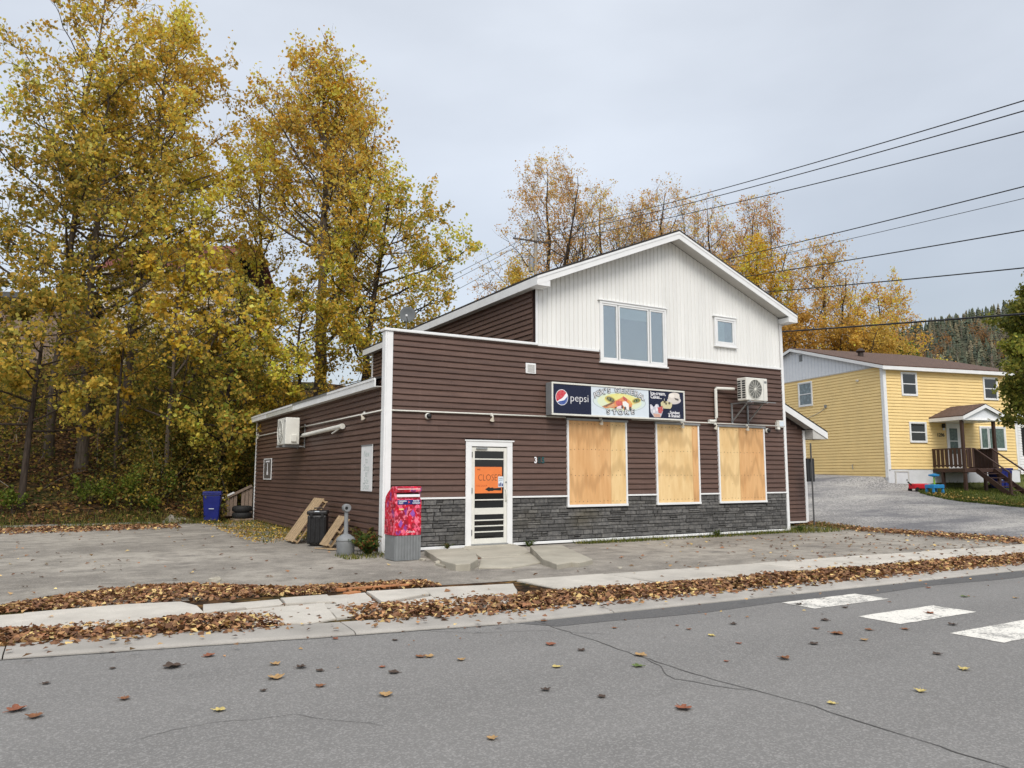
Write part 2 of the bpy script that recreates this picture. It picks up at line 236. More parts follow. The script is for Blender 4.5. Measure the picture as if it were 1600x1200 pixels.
# ---------------------------------------------------------------- object helpers
def tag(o, label=None, cat=None, group=None, kind=None):
    if label: o['label'] = label
    if cat: o['category'] = cat
    if group: o['group'] = group
    if kind: o['kind'] = kind
    return o
def thing(name, label, cat, loc=(0, 0, 0), rz=0, group=None):
    o = bpy.data.objects.new(name, None); COL.objects.link(o); o.empty_display_size = 0.2
    o.location = loc; o.rotation_euler = (0, 0, rz); return tag(o, label, cat, group)
def link(name, me, mat, parent=None, loc=None, rot=None):
    o = bpy.data.objects.new(name, me); COL.objects.link(o)
    if mat and not me.materials: me.materials.append(mat)
    if parent: o.parent = parent
    if loc is not None: o.location = loc
    if rot is not None: o.rotation_euler = rot
    return o
class MB:
    def __init__(s): s.v = []; s.f = []; s.c = []
    def add(s, vs, fs, col=None):
        k = len(s.v); s.v += [tuple(map(float, p)) for p in vs]; s.f += [tuple(i+k for i in f) for f in fs]; s.c += [col or (1, 1, 1)]*len(vs); return s
    def box(s, x0, x1, y0, y1, z0, z1, M=None):
        vs = [(x, y, z) for z in (z0, z1) for y in (y0, y1) for x in (x0, x1)]
        if M is not None: vs = [M @ Vector(p) for p in vs]
        return s.add(vs, [(0, 2, 3, 1), (4, 5, 7, 6), (0, 1, 5, 4), (2, 6, 7, 3), (0, 4, 6, 2), (1, 3, 7, 5)])
    def bar(s, a, b, wd, ht, up=(0, 0, 1)):
        a = Vector(a); b = Vector(b); d = (b-a); ln = d.length; d.normalize(); u = Vector(up); sd_ = d.cross(u)
        if sd_.length < 1e-4: sd_ = Vector((1, 0, 0))
        sd_.normalize(); u = sd_.cross(d)
        M = Matrix.Translation(a) @ Matrix((d, sd_, u)).transposed().to_4x4(); return s.box(0, ln, -wd/2, wd/2, -ht/2, ht/2, M)
    def extr(s, poly, a, b, M=None):       # polygon in (x, z), extruded from y=a to y=b
        n = len(poly); vs = [(p[0], a, p[1]) for p in poly]+[(p[0], b, p[1]) for p in poly]
        if M is not None: vs = [M @ Vector(p) for p in vs]
        return s.add(vs, [tuple(range(n)), tuple(range(2*n-1, n-1, -1))]+[(i, i+n, (i+1) % n+n, (i+1) % n) for i in range(n)])
    def slab(s, poly, z0, z1, bev=0.0, top=None):     # polygon in (x, y), from z0 to z1; top(x, y) adds height
        n = len(poly); cx = sum(p[0] for p in poly)/n; cy = sum(p[1] for p in poly)/n; tz = top or (lambda x, y: 0)
        ins = [(p[0]+(cx-p[0])*bev, p[1]+(cy-p[1])*bev) for p in poly]
        vs = [(p[0], p[1], z0+tz(*p)) for p in poly]+[(p[0], p[1], z1-0.012*(bev > 0)+tz(*p)) for p in poly]+[(p[0], p[1], z1+tz(*p)) for p in ins]
        fs = [tuple(range(n-1, -1, -1)), tuple(range(2*n, 3*n))]
        for i in range(n):
            j = (i+1) % n; fs += [(i, j, n+j, n+i), (n+i, n+j, 2*n+j, 2*n+i)]
        return s.add(vs, fs)
    def tube(s, pts, rad, n=8, cap=True):
        P = [Vector(p) for p in pts]; k = len(P); rad = [rad]*k if isinstance(rad, (int, float)) else rad; b = len(s.v); ref = Vector((0.31, 0.2, 0.93)); vs = []; fs = []
        for i in range(k):
            t = (P[min(i+1, k-1)]-P[max(i-1, 0)]).normalized(); r = ref if abs(t.dot(ref)) < 0.95 else Vector((1, 0, 0)); x = t.cross(r).normalized(); y = t.cross(x)
            vs += [P[i]+(x*math.cos(2*math.pi*j/n)+y*math.sin(2*math.pi*j/n))*rad[i] for j in range(n)]
        for i in range(k-1):
            for j in range(n): fs.append((i*n+j, i*n+(j+1) % n, (i+1)*n+(j+1) % n, (i+1)*n+j))
        if cap: fs += [tuple(range(n-1, -1, -1)), tuple(range((k-1)*n, k*n))]
        return s.add(vs, fs)
    def lathe(s, prof, n=20, M=None):      # (radius, height) pairs about Z
        vs = []; fs = []; k = len(prof)
        for r, z in prof: vs += [(r*math.cos(2*math.pi*j/n), r*math.sin(2*math.pi*j/n), z) for j in range(n)]
        for i in range(k-1):
            for j in range(n): fs.append((i*n+j, i*n+(j+1) % n, (i+1)*n+(j+1) % n, (i+1)*n+j))
        fs += [tuple(range(n-1, -1, -1)), tuple(range((k-1)*n, k*n))]
        if M is not None: vs = [M @ Vector(p) for p in vs]
        return s.add(vs, fs)
    def mesh(s, name):
        me = bpy.data.meshes.new(name); me.from_pydata(s.v, [], s.f); me.validate(); me.update(); return me
    def build(s, name, mat, parent=None, loc=None, rot=None, smooth=False, bevel=0, colors=False, fix=True):
        me = s.mesh(name)
        if fix:
            import bmesh
            bm = bmesh.new(); bm.from_mesh(me); bmesh.ops.recalc_face_normals(bm, faces=bm.faces); bm.to_mesh(me); bm.free()
        if smooth: me.shade_smooth()
        if smooth == 'auto':
            try: me.set_sharp_from_angle(angle=R(40))
            except Exception: pass
        if colors:
            a = me.color_attributes.new('col', 'FLOAT_COLOR', 'POINT'); a.data.foreach_set('color', np.array([(*c[:3], 1) for c in s.c], dtype=np.float32).ravel())
        o = link(name, me, mat, parent, loc, rot)
        if bevel:
            b = o.modifiers.new('bevel', 'BEVEL'); b.width = bevel; b.segments = 2; b.limit_method = 'ANGLE'
        return o
def np_mesh(name, V, quads=None, tris=None, cols=None, smooth=False):
    me = bpy.data.meshes.new(name); V = np.asarray(V, np.float32); me.vertices.add(len(V)); me.vertices.foreach_set('co', V.ravel())
    q = np.zeros((0, 4), np.int32) if quads is None else np.asarray(quads, np.int32); t = np.zeros((0, 3), np.int32) if tris is None else np.asarray(tris, np.int32)
    li = np.concatenate([q.ravel(), t.ravel()]).astype(np.int32); me.loops.add(len(li)); me.loops.foreach_set('vertex_index', li)
    st = np.concatenate([np.arange(len(q))*4, len(q)*4+np.arange(len(t))*3]).astype(np.int32); me.polygons.add(len(st)); me.polygons.foreach_set('loop_start', st)
    me.update(calc_edges=True)
    if cols is not None:
        a = me.color_attributes.new('col', 'FLOAT_COLOR', 'POINT'); c = np.ones((len(V), 4), np.float32); c[:, :3] = cols; a.data.foreach_set('color', c.ravel())
    if smooth: me.shade_smooth()
    return me
def txt(name, s, size, mat, parent, M, align='CENTER', bold=0.0, depth=0.0005, sx=1.0, shear=0.0):
    cu = bpy.data.curves.new(name, 'FONT'); cu.body = s; cu.size = size; cu.align_x = align; cu.align_y = 'CENTER'; cu.offset = bold; cu.extrude = depth; cu.shear = shear; cu.resolution_u = 3
    o = bpy.data.objects.new('tmp', cu); me = bpy.data.meshes.new_from_object(o); bpy.data.objects.remove(o)
    me.transform(M @ Matrix.Diagonal((sx, 1, 1, 1))); me.materials.clear(); return link(name, me, mat, parent)
FACING = Matrix(((1, 0, 0, 0), (0, 0, -1, 0), (0, 1, 0, 0), (0, 0, 0, 1)))      # XY text plane -> upright, facing -Y
def at_face(x, y, z, rot=0.0): return Matrix.Translation((x, y, z)) @ FACING @ Matrix.Rotation(rot, 4, 'Z')
# ---------------------------------------------------------------- terrain
HP = np.array([27.933, 7.567, 1.871]); HA = R(-12); HUX = np.array([math.cos(HA), math.sin(HA)]); HUY = np.array([-math.sin(HA), math.cos(HA)])
def sstep(v, a, b):
    t = np.clip((np.asarray(v, float)-a)/(b-a), 0, 1); return t*t*(3-2*t)
def HT(x, y):
    x = np.asarray(x, float); y = np.asarray(y, float)
    yb = np.interp(x, [-60, -3, -0.5, 12, 30, 60], [12.1, 12.4, 14.2, 14.6, 31, 46])
    s = np.maximum(y-yb, 0); bank = np.interp(s, [0, 1.2, 5, 18, 55, 200, 900], [0, 0.42, 2.05, 7.4, 11, 15, 20])
    dx, dy = x-HP[0], y-HP[1]; sl = dx*HUY[0]+dy*HUY[1]; tl = dx*HUX[0]+dy*HUX[1]
    sm = np.interp(sl, [-13, -9, -5, 0, 6, 14, 60], [0, 0.16, 0.5, 1.28, 1.66, 2.1, 4.0]); st = np.interp(sl, [-13, -9, -4.5, -3, -0.3, 0.3, 6, 14, 60], [0, 0.12, 0.5, 0.72, 0.9, 1.5, 1.66, 2.1, 4.0])
    k = sstep(tl, -5, -0.6); r = (sm*(1-k)+st*k)*sstep(x, 12.3, 17)
    return np.maximum(bank, r)
def hit(px, py, zoff=0.0):
    d = ray(px, py); d = d/np.linalg.norm(d[:2]); a = 3.0
    for i in range(3000):
        p = C0+d*a
        if p[2] < HT(p[0], p[1])+zoff: return p
        a += 0.05
    return p
rng = np.random.default_rng(7); random.seed(7)
gx = np.concatenate([np.linspace(-1500, -60, 24), np.linspace(-55, -26, 16), np.arange(-25, 24, 0.75), np.arange(24.2, 38, 0.3), np.arange(38.5, 62, 0.75), np.linspace(64, 110, 20), np.linspace(120, 1500, 24)])
gy = np.concatenate([np.linspace(-600, -40, 8), np.linspace(-35, -9, 12), np.arange(-8, 0, 0.75), np.arange(0.2, 10, 0.3), np.arange(10.4, 46, 0.75), np.linspace(48, 120, 24), np.linspace(135, 1800, 22)])
X, Y = np.meshgrid(gx, gy); Z = HT(X, Y)-0.05+0.05*np.sin(X*1.3+Y*0.7)*(HT(X, Y) > 0.6)*(X < 12); nx, ny = len(gx), len(gy)
idx = np.arange(nx*ny).reshape(ny, nx); q = np.stack([idx[:-1, :-1], idx[:-1, 1:], idx[1:, 1:], idx[1:, :-1]], -1).reshape(-1, 4)
tag(link('ground', np_mesh('ground', np.stack([X, Y, Z], -1).reshape(-1, 3), q, smooth=True), SOIL), 'leaf-covered soil rising to a wooded bank', kind='structure')

def patch(name, mat, fa, fb, xs, m, off, wob=0.0, label=None):
    """grid sheet between the lines y=fa(x) and y=fb(x), laid on the terrain"""
    xs = np.asarray(xs, float); t = np.linspace(0, 1, m)[:, None]; ya = np.array([fa(v) for v in xs]); yb = np.array([fb(v) for v in xs])
    Xp = np.repeat(xs[None], m, 0); Yp = ya[None]*(1-t)+yb[None]*t; Zp = HT(Xp, Yp)+off+wob*(np.sin(Xp*1.9+Yp*0.6)+np.sin(Yp*2.3-Xp*0.8))
    i = np.arange(Xp.size).reshape(Xp.shape); qq = np.stack([i[:-1, :-1], i[:-1, 1:], i[1:, 1:], i[1:, :-1]], -1).reshape(-1, 4)
    return tag(link(name, np_mesh(name, np.stack([Xp, Yp, Zp], -1).reshape(-1, 3), qq, smooth=True), mat), label, kind='structure')
pl = lambda pts: (lambda x: float(np.interp(x, [p[0] for p in pts], [p[1] for p in pts])))
EDGE = pl([(-60, -3.2), (-40, -4.2), (-12, -6.0), (-6.02, -6.78), (-3.5, -7.25), (-1.35, -7.6), (3, -7.75), (8.57, -7.9), (30, -8.3), (150, -9)])
SWB = pl([(-60, 0.5), (-40, -1.4), (-12, -3.65), (-6.19, -4.28), (0.18, -4.98), (13.25, -5.55), (30, -6.1), (150, -7)])
SWF = lambda x: SWB(x)-1.16
xs_long = np.concatenate([np.linspace(-60, -13, 20), np.linspace(-12, 32, 90), np.linspace(34, 150, 24)])
road = patch('road', ROADM, lambda x: -26.0, EDGE, xs_long, 10, 0.0, 0.0, 'grey asphalt road with fine pale aggregate')
patch('verge', SOIL, lambda x: EDGE(x)+0.4, lambda x: SWB(x)+0.12, xs_long, 6, 0.026, 0.0, 'narrow dirt verge between kerb and sidewalk')
patch('parking_lot', LOTM, lambda x: SWB(x)-0.1, lambda x: 12.6 if x < -2.6 else (13.4 if x < 0.3 else 3.0), np.concatenate([np.linspace(-60, -14, 16), np.linspace(-13, 14.4, 80)]), 40, 0.016, 0.005, 'worn patched asphalt lot around the store')
patch('gravel_driveway', GRAVEL, lambda x: -7.4, lambda x: 34.0, np.concatenate([np.linspace(13.9, 24, 24), np.linspace(24.3, 31, 26)]), 150, 0.012, 0.005, 'grey gravel driveway climbing past the yellow house')
LAWNX = pl([(-7.4, 28.3), (-3, 27.8), (-0.38, 27.29), (1.05, 26.57), (1.93, 26.42), (2.86, 26.3), (3.8, 26.18), (4.7, 26.35), (5.5, 27.2), (6.4, 28.3), (7.0, 29.2)])
ys_ = np.linspace(-7.3, 7.0, 70); lt = np.linspace(0, 1, 60)[:, None]**1.5; Yp = np.repeat(ys_[None], 60, 0); x0_ = np.array([LAWNX(v) for v in ys_])+0.12*np.sin(ys_*3.1)+0.08*np.sin(ys_*7.7); Xp = x0_[None]*(1-lt)+60*lt; Zp = HT(Xp, Yp)+0.03
ii_ = np.arange(Xp.size).reshape(Xp.shape); tag(link('lawn', np_mesh('lawn', np.stack([Xp, Yp, Zp], -1).reshape(-1, 3), np.stack([ii_[:-1, :-1], ii_[1:, :-1], ii_[1:, 1:], ii_[:-1, 1:]], -1).reshape(-1, 4), smooth=True), GRASSM), 'green lawn sloping in front of the yellow house', kind='structure')
# kerb: a rounded concrete gutter strip in sections
kb = tag(bpy.data.objects.new('kerb', None), 'pale concrete kerb along the road edge', kind='structure'); COL.objects.link(kb)
x = -30.0
while x < 40:
    x2 = x+3.0; n = 5; vs = []; xs_ = np.linspace(x+0.006, x2-0.006, n)
    prof = [(-0.01, -0.04), (0.0, 0.012), (0.05, 0.03), (0.30, 0.042), (0.52, 0.046), (0.54, -0.04)]
    for xx in xs_: vs += [(xx, EDGE(xx)+d, z) for d, z in prof]
    k = len(prof); fs = [(i*k+j, (i+1)*k+j, (i+1)*k+j+1, i*k+j+1) for i in range(n-1) for j in range(k-1)]+[tuple(range(k)), tuple(range((n-1)*k+k-1, (n-1)*k-1, -1))]
    MB().add(vs, fs).build('kerb_stone', CONC2, kb); x = x2
# sidewalk: broken slabs by hand, square slabs beyond
sw = tag(bpy.data.objects.new('sidewalk', None), 'cracked concrete sidewalk of pale slabs', kind='structure'); COL.objects.link(sw)
def slab(poly, z1=0.055, tilt=(0, 0)):
    n = []; m = len(poly)
    for i in range(m):                                     # slightly ragged edges
        a = np.array(poly[i]); b = np.array(poly[(i+1) % m]); d = b-a; ln = np.linalg.norm(d); kk = max(1, int(ln/0.22)); pn = np.array([-d[1], d[0]])/max(ln, 1e-6)
        for j in range(kk): n.append(tuple(a+d*j/kk+(pn*rng.normal(0, 0.006) if j else 0)))
    cx = sum(p[0] for p in n)/len(n); cy = sum(p[1] for p in n)/len(n)
    return MB().slab(n, -0.05, z1, 0.012, top=lambda X_, Y_: (X_-cx)*tilt[0]+(Y_-cy)*tilt[1])
broken = [[(-30, 326), (78, 318), (75, 379), (-30, 388)], [(86, 317), (400, 291), (560, 284), (610, 296), (630, 316), (620, 332), (500, 350), (300, 362), (84, 378)],
 [(640, 293), (712, 288), (762, 301), (640, 318)], [(724, 286), (868, 273), (882, 288), (775, 300)], [(640, 325), (788, 308), (1008, 287), (1040, 330), (960, 345), (760, 345), (640, 345)],
 [(882, 271), (1018, 262), (1042, 284), (896, 288)], [(1032, 261), (1138, 252), (1168, 283), (1056, 288)], [(1018, 290), (1180, 289), (1200, 312), (1056, 330)],
 [(1152, 250), (1308, 242), (1334, 258), (1198, 284)], [(1206, 290), (1345, 263), (1376, 282), (1290, 306), (1220, 306)], [(1322, 240), (1600, 226), (1612, 246), (1604, 284), (1400, 300), (1352, 258)]]
for i, pg in enumerate(broken):
    pts = np.array([gr(a/2, 800+b/2, 0.05)[:2] for a, b in pg]); pts = pts.mean(0)+(pts-pts.mean(0))*1.03+np.sign(pts-pts.mean(0))*0.012; pts = [tuple(p) for p in pts]
    slab(pts[::-1], 0.05+0.008*(i % 3), (rng.normal(0, 0.006), rng.normal(0, 0.008))).build('sidewalk_slab', CONC, sw)
x = gr(806, 905, 0.05)[0]-0.05
xe = [x]
while x < 40: x += random.uniform(1.45, 1.75); xe.append(x)
for a, b in zip(xe[:-1], xe[1:]):
    sk = -0.25
    slab([(a+0.012-sk*0.5, SWF(a)), (b-0.012-sk*0.5, SWF(b)), (b-0.012, SWB(b)), (a+0.012, SWB(a))], 0.052+random.uniform(-0.006, 0.008), (rng.normal(0, 0.004), rng.normal(0, 0.006))).build('sidewalk_slab', CONC, sw)
x = gr(-12, 990, 0.05)[0]-0.2
while x > -24:
    a = x-1.6; slab([(a+0.012, SWF(a)), (x-0.012, SWF(x)), (x-0.012, SWB(x)), (a+0.012, SWB(a))], 0.054).build('sidewalk_slab', CONC, sw); x = a
# crosswalk bars and road seams
for y0, y1 in ((-7.72, -7.42), (-8.62, -8.12), (-9.72, -9.2), (-10.78, -10.26), (-11.85, -11.33), (-12.9, -12.4)):
    xa, xb = 2.27, 3.72
    pts = [(xa+rng.normal(0, 0.008), y0+(y1-y0)*j/5) for j in range(6)]+[(xa+(xb-xa)*j/10, y1+rng.normal(0, 0.006)) for j in range(1, 10)]+[(xb+rng.normal(0, 0.008), y1+(y0-y1)*j/5) for j in range(6)]+[(xb+(xa-xb)*j/10, y0+rng.normal(0, 0.006)) for j in range(1, 10)]
    m = MB(); m.add([(p[0], p[1], 0.0045) for p in pts], [tuple(range(len(pts)))]).build('crosswalk_bar', PAINTM, road)
SEAM = plain('tar_seam', lin(82, 80, 77), 0.8, 0.3)
def ribbon(name, pts, wd, mat, parent, z=0.004, jit=0.012):
    P = []
    for a, b in zip(pts[:-1], pts[1:]):
        k = max(2, int(np.linalg.norm(np.array(b)-np.array(a))/0.12)); P += [np.array(a)+(np.array(b)-np.array(a))*j/k+rng.normal(0, jit, 2) for j in range(k)]
    P.append(np.array(pts[-1])); vs = []; fs = []
    for i, p in enumerate(P):
        d = P[min(i+1, len(P)-1)]-P[max(i-1, 0)]; nrm = np.array([-d[1], d[0]])/np.linalg.norm(d); w2 = wd*(0.5+0.5*rng.random())/2*(0.3 if i in (0, len(P)-1) else 1)
        vs += [(*(p+nrm*w2), z), (*(p-nrm*w2), z)]
        if i: fs.append((2*i-2, 2*i-1, 2*i+1, 2*i))
    return MB().add(vs, fs).build(name, mat, parent, fix=False)
px2 = lambda L_: [gr(a, b)[:2] for a, b in L_]
ribbon('road_seam', px2([(830, 969), (940, 1005), (1010, 1030), (1100, 1058), (1250, 1098), (1400, 1145), (1570, 1200), (1700, 1245)]), 0.014, SEAM, road)
ribbon('road_seam', px2([(200, 1160), (330, 1128), (460, 1118), (600, 1135)]), 0.006, SEAM, road, jit=0.02); ribbon('road_seam', px2([(640, 985), (760, 990), (830, 985), (960, 992)]), 0.007, SEAM, road, jit=0.02)
ribbon('road_seam', px2([(1010, 1030), (1060, 1062), (1110, 1072), (1180, 1080)]), 0.012, SEAM, road, jit=0.02)
PATCHM = mat_asphalt('road_patch', lin(96, 95, 94), 0.3, 0.12, fine=170)
ep = [(x_, EDGE(x_)-0.01) for x_ in np.linspace(-1.3, 24, 40)]+[(x_, EDGE(x_)-0.42-0.06*math.sin(x_*2)) for x_ in np.linspace(24, -1.0, 40)]
MB().add([(a, b, 0.003) for a, b in ep], [tuple(range(len(ep)))]).build('road_patch', PATCHM, road)
ribbon('road_seam', [(x_, EDGE(x_)-0.02) for x_ in np.linspace(-14, -1.4, 20)], 0.03, SEAM, road, 0.0035, 0.004)

# broken concrete at the shop door
st = tag(bpy.data.objects.new('door_apron', None), 'broken concrete landing in front of the glass door', kind='structure'); COL.objects.link(st)
def chunk(pix, z1, tilt, nm='concrete_slab', z0=-0.06):
    pts = [gr(a, b, z1)[:2] for a, b in pix]; m = slab(pts[::-1], z1, tilt); m.build(nm, CONC3, st)
chunk([(663, 858), (722, 858), (743, 866), (747, 874), (735, 880), (712, 880), (690, 874)], 0.135, (0.05, -0.01))
chunk([(722, 856), (800, 850), (822, 856), (826, 862), (800, 868), (752, 870), (742, 864)], 0.062, (0.0, 0.01))
chunk([(752, 872), (800, 869), (828, 864), (848, 878), (800, 886), (748, 886)], 0.04, (0, 0.0))
chunk([(828, 855), (878, 853), (926, 872), (905, 877), (893, 876), (870, 880), (848, 873)], 0.13, (-0.01, 0.02))
chunk([(684, 875), (700, 876), (706, 880), (694, 884), (680, 880)], 0.05, (0, 0))
chunk([(730, 846), (797, 844), (800, 851), (724, 857)], 0.085, (0, 0))

# ---------------------------------------------------------------- fallen leaves
BR = [lin(148, 108, 76), lin(174, 132, 92), lin(112, 80, 58), lin(186, 150, 102), lin(150, 106, 76), lin(126, 94, 70), lin(206, 178, 118), lin(96, 70, 54), lin(118, 84, 62), lin(146, 112, 80)]
def pal(cols, n, jit=0.16, weights=None):
    c = np.array([k[:3] for k in cols]); i = rng.choice(len(c), n, p=weights); return np.clip(c[i]*(1+rng.normal(0, jit, (n, 1))), 0.005, 0.9)
def leaf_cloud(name, P, size, cols, mat, parent=None, up=0.0, long=1.5, fold=0.25):
    """one mesh of diamond leaves: centres P, lengths size, colours; up > 0 lays them flat"""
    n = len(P); nr = rng.normal(0, 1, (n, 3)); nr[:, 2] = np.abs(nr[:, 2])+up*3; nr /= np.linalg.norm(nr, axis=1)[:, None]
    a = np.cross(nr, rng.normal(0, 1, (n, 3))); a /= np.linalg.norm(a, axis=1)[:, None]; b = np.cross(nr, a); s = np.asarray(size)[:, None]*0.5
    V = np.stack([P-a*s, P+b*s/long+nr*s*fold, P+a*s, P-b*s/long+nr*s*fold], 1).reshape(-1, 3)
    me = np_mesh(name, V, np.arange(4*n).reshape(n, 4), cols=np.repeat(cols, 4, 0)); return link(name, me, mat, parent)
def in_strip(n, x0, x1, fa, fb, wfun=None):
    xs_ = rng.uniform(x0, x1, n); t = rng.beta(1.6, 1.6, n); ya = np.array([fa(v) for v in xs_]); yb = np.array([fb(v) for v in xs_]); return xs_, ya+(yb-ya)*t, t
def pile(name, label, n, x0, x1, fa, fb, hgt, zb=0.03, end=0.5, lo=0.045, hi=0.105):
    xs_, ys_, t = in_strip(n, x0, x1, fa, fb); taper = sstep(xs_, x0, x0+end)*(1-sstep(xs_, x1-end, x1)); bump_ = 0.6+0.4*np.sin(xs_*2.7)*np.sin(xs_*1.1+1)
    top = hgt*np.sin(np.pi*t)*bump_*(0.25+0.75*taper); zs = zb+rng.uniform(0.15, 1, n)**0.6*top+0.006
    P = np.stack([xs_, ys_+rng.normal(0, 0.05, n), zs], 1); o = leaf_cloud(name, P, rng.uniform(lo, hi, n), pal(BR, n, 0.2), LITTER, up=0.45, long=1.35, fold=0.35); return tag(o, label, kind='stuff')
xg0 = gr(-60, 1000)[0]; xg1 = gr(440, 975)[0]
pile('leaf_litter', 'heap of brown leaves between sidewalk and kerb at the lot entrance', 3600, xg0-2, xg1, lambda x: EDGE(x)+0.35, lambda x: SWF(x)+0.02, 0.09)
pile('leaf_litter', 'long heap of brown leaves along the kerb in front of the store', 11500, gr(545, 967)[0], 16, lambda x: EDGE(x)+0.28, lambda x: SWF(x)+0.06, 0.09)
pile('leaf_litter', 'brown leaves thinning along the kerb towards the crosswalk end', 5000, 15, 34, lambda x: EDGE(x)+0.2, lambda x: SWF(x)+0.2, 0.10)
bx0, bx1 = gr(20, 955)[0]-0.3, gr(480, 920)[0]
pile('leaf_litter', 'heap of brown leaves on the lot behind the sidewalk', 4200, bx0, bx1, lambda x: SWB(x)-0.02, lambda x: SWB(x)+0.25+1.5*max(0, math.sin((x-bx0)/(bx1-bx0)*math.pi)), 0.07, 0.03, 0.8)
pile('leaf_litter', 'thin yellow and brown leaves spread behind the cracked slabs', 1300, bx1-0.3, gr(655, 908)[0], lambda x: SWB(x)-0.02, lambda x: SWB(x)+0.75, 0.035, 0.03, 0.4)
def loose(name, label, n, x0, x1, y0, y1, dens=None, lo=0.05, hi=0.11, z=0.03, cols=None):
    xs_ = rng.uniform(x0, x1, n); ys_ = rng.uniform(y0, y1, n); P = np.stack([xs_, ys_, HT(xs_, ys_)+z], 1)
    if dens is not None: P = P[rng.random(n) < dens(P[:, 0], P[:, 1])]
    return tag(leaf_cloud(name, P, rng.uniform(lo, hi, len(P)), pal(cols or BR, len(P), 0.2), LITTER, up=1.2, long=1.3, fold=0.3), label, kind='stuff')
loose('leaf_litter', 'loose brown leaves scattered over the lot beside the store', 900, -16, 0.0, -4.3, 12, lambda x, y: 0.25+0.6*((x+y*0.5) < -4))
loose('leaf_litter', 'few loose leaves scattered on the asphalt before the store', 420, 0.5, 14, -5.6, -1.0, lambda x, y: 0.25+0.75*(x > 6))
loose('leaf_litter', 'loose leaves scattered over the sidewalk slabs', 500, -6, 24, -6.9, -4.6, lambda x, y: 0.15+0.85*(x > 5), z=0.066)
loose('leaf_litter', 'stray leaves along both sides of the kerb heap', 1700, -8, 22, -8.3, -5.6, lambda x, y: np.clip(1.1-np.abs(y-np.array([EDGE(v)+0.75 for v in x]))/1.1, 0.0, 1), lo=0.035, hi=0.09, z=0.058)
loose('leaf_litter', 'tiny leaf crumbs on the road near the kerb', 500, -9, 22, -9.6, -7.4, lambda x, y: np.clip(0.9+(y-np.array([EDGE(v) for v in x]))/1.6, 0.03, 1)*(y < np.array([EDGE(v) for v in x])), lo=0.02, hi=0.05, z=0.008)
tan = [lin(190, 150, 84), lin(206, 170, 100), lin(160, 116, 66), lin(140, 96, 56)]
pile('leaf_litter', 'carpet of tan leaves at the foot of the wooded bank', 5200, -17, -2.6, lambda x: 9.7-0.02*x*x*0.3, lambda x: 12.9, 0.05, 0.02, 1.5, 0.06, 0.14)
n_ = 3600; ly = rng.uniform(-5.7, 1.5, n_); lx = 14.15+0.12*np.sin(ly*1.4)+rng.normal(0, 0.2+0.05*np.abs(ly), n_)
tag(leaf_cloud('leaf_litter', np.stack([lx, ly, HT(lx, ly)+0.03+rng.uniform(0, 0.05, n_)], 1), rng.uniform(0.05, 0.11, n_), pal(BR, n_, 0.2), LITTER, up=0.6), 'line of leaves where the gravel driveway meets the asphalt', kind='stuff')
# ---------------------------------------------------------------- the store
store = thing('general_store', 'brown and white general store with stone base and boarded-up shop windows', 'store')
EXP = 0.1275
class Frame:
    """wall plane: origin, direction along the wall, outward normal"""
    def __init__(s, o, u, n): s.o = Vector(o); s.u = Vector(u); s.n = Vector(n)
    def p(s, u, d, z): return s.o+s.u*u+s.n*d+Vector((0, 0, z))
FRONT = Frame((0, 0, 0), (1, 0, 0), (0, -1, 0)); SIDE = Frame((0, 0, 0), (0, 1, 0), (-1, 0, 0)); UPPER = Frame((3.69, 0, 0), (0, 1, 0), (-1, 0, 0)); EXT = Frame((12.0, 1.2, 0), (1, 0, 0), (0, -1, 0))
PROF = [(0.0, 0.0), (0.034, 0.0), (0.036, 0.006), (0.034, 0.02), (0.024, 0.085), (0.012, 0.098), (0.004, 0.112), (0.003, EXP-0.001), (0.0, EXP-0.001)]
def hboard(fr, u0, u1, z0, parent, mat=None, prof=PROF, zmax=None, name='siding_board'):
    k = len(prof); zz = [min(z, (zmax-z0) if zmax else 9) for d, z in prof]
    vs = [fr.p(u0, prof[i][0], z0+zz[i]) for i in range(k)]+[fr.p(u1, prof[i][0], z0+zz[i]) for i in range(k)]
    fs = [(i, (i+1) % k, k+(i+1) % k, k+i) for i in range(k)]+[tuple(range(k-1, -1, -1)), tuple(range(k, 2*k))]
    MB().add(vs, fs).build(name, mat or BROWN, parent)
def cut(lo, hi, holes):
    segs = [(lo, hi)]
    for a, b in holes:
        nx_ = []
        for s, e in segs:
            if b <= s or a >= e: nx_.append((s, e)); continue
            if a > s: nx_.append((s, a))
            if b < e: nx_.append((b, e))
        segs = nx_
    return [x for x in segs if x[1]-x[0] > 0.015]
def courses(fr, u0, u1, z0, z1, parent, holes=(), ends=None, piece=3.66):
    z = z0; r = random.Random(int(z0*100+u1*7))
    while z < z1-0.02:
        a, b = (u0, u1) if ends is None else ends(z+EXP*0.6)
        zm = z+EXP/2; hs = [(h[0], h[1]) for h in holes if h[2] < zm < h[3]]
        for s, e in cut(a, b, hs):
            cur = s; first = r.uniform(1.0, piece)
            while cur < e:
                nx_ = min(e, cur+first)
                if e-nx_ < 0.25: nx_ = e
                hboard(fr, cur, nx_-(0.002 if nx_ < e else 0), z+r.uniform(-0.002, 0.002), parent, zmax=z1); cur = nx_; first = piece
        z += EXP
DOOR = (1.85, 3.01, 0.0, 2.36); WINS = [(4.50, 6.27, 0.86, 2.93), (7.20, 8.67, 0.86, 2.93), (9.35, 11.12, 0.86, 2.93)]; UWIN = (5.50, 7.63, 4.37, 5.89); SWIN = (9.36, 10.15, 5.10, 5.89)
RX, RZ, SL, OV = 7.84, 7.80, 0.405, 0.40       # ridge position, wall height at the ridge, roof slope, front overhang
roofz = lambda u: RZ-SL*abs(u-RX)
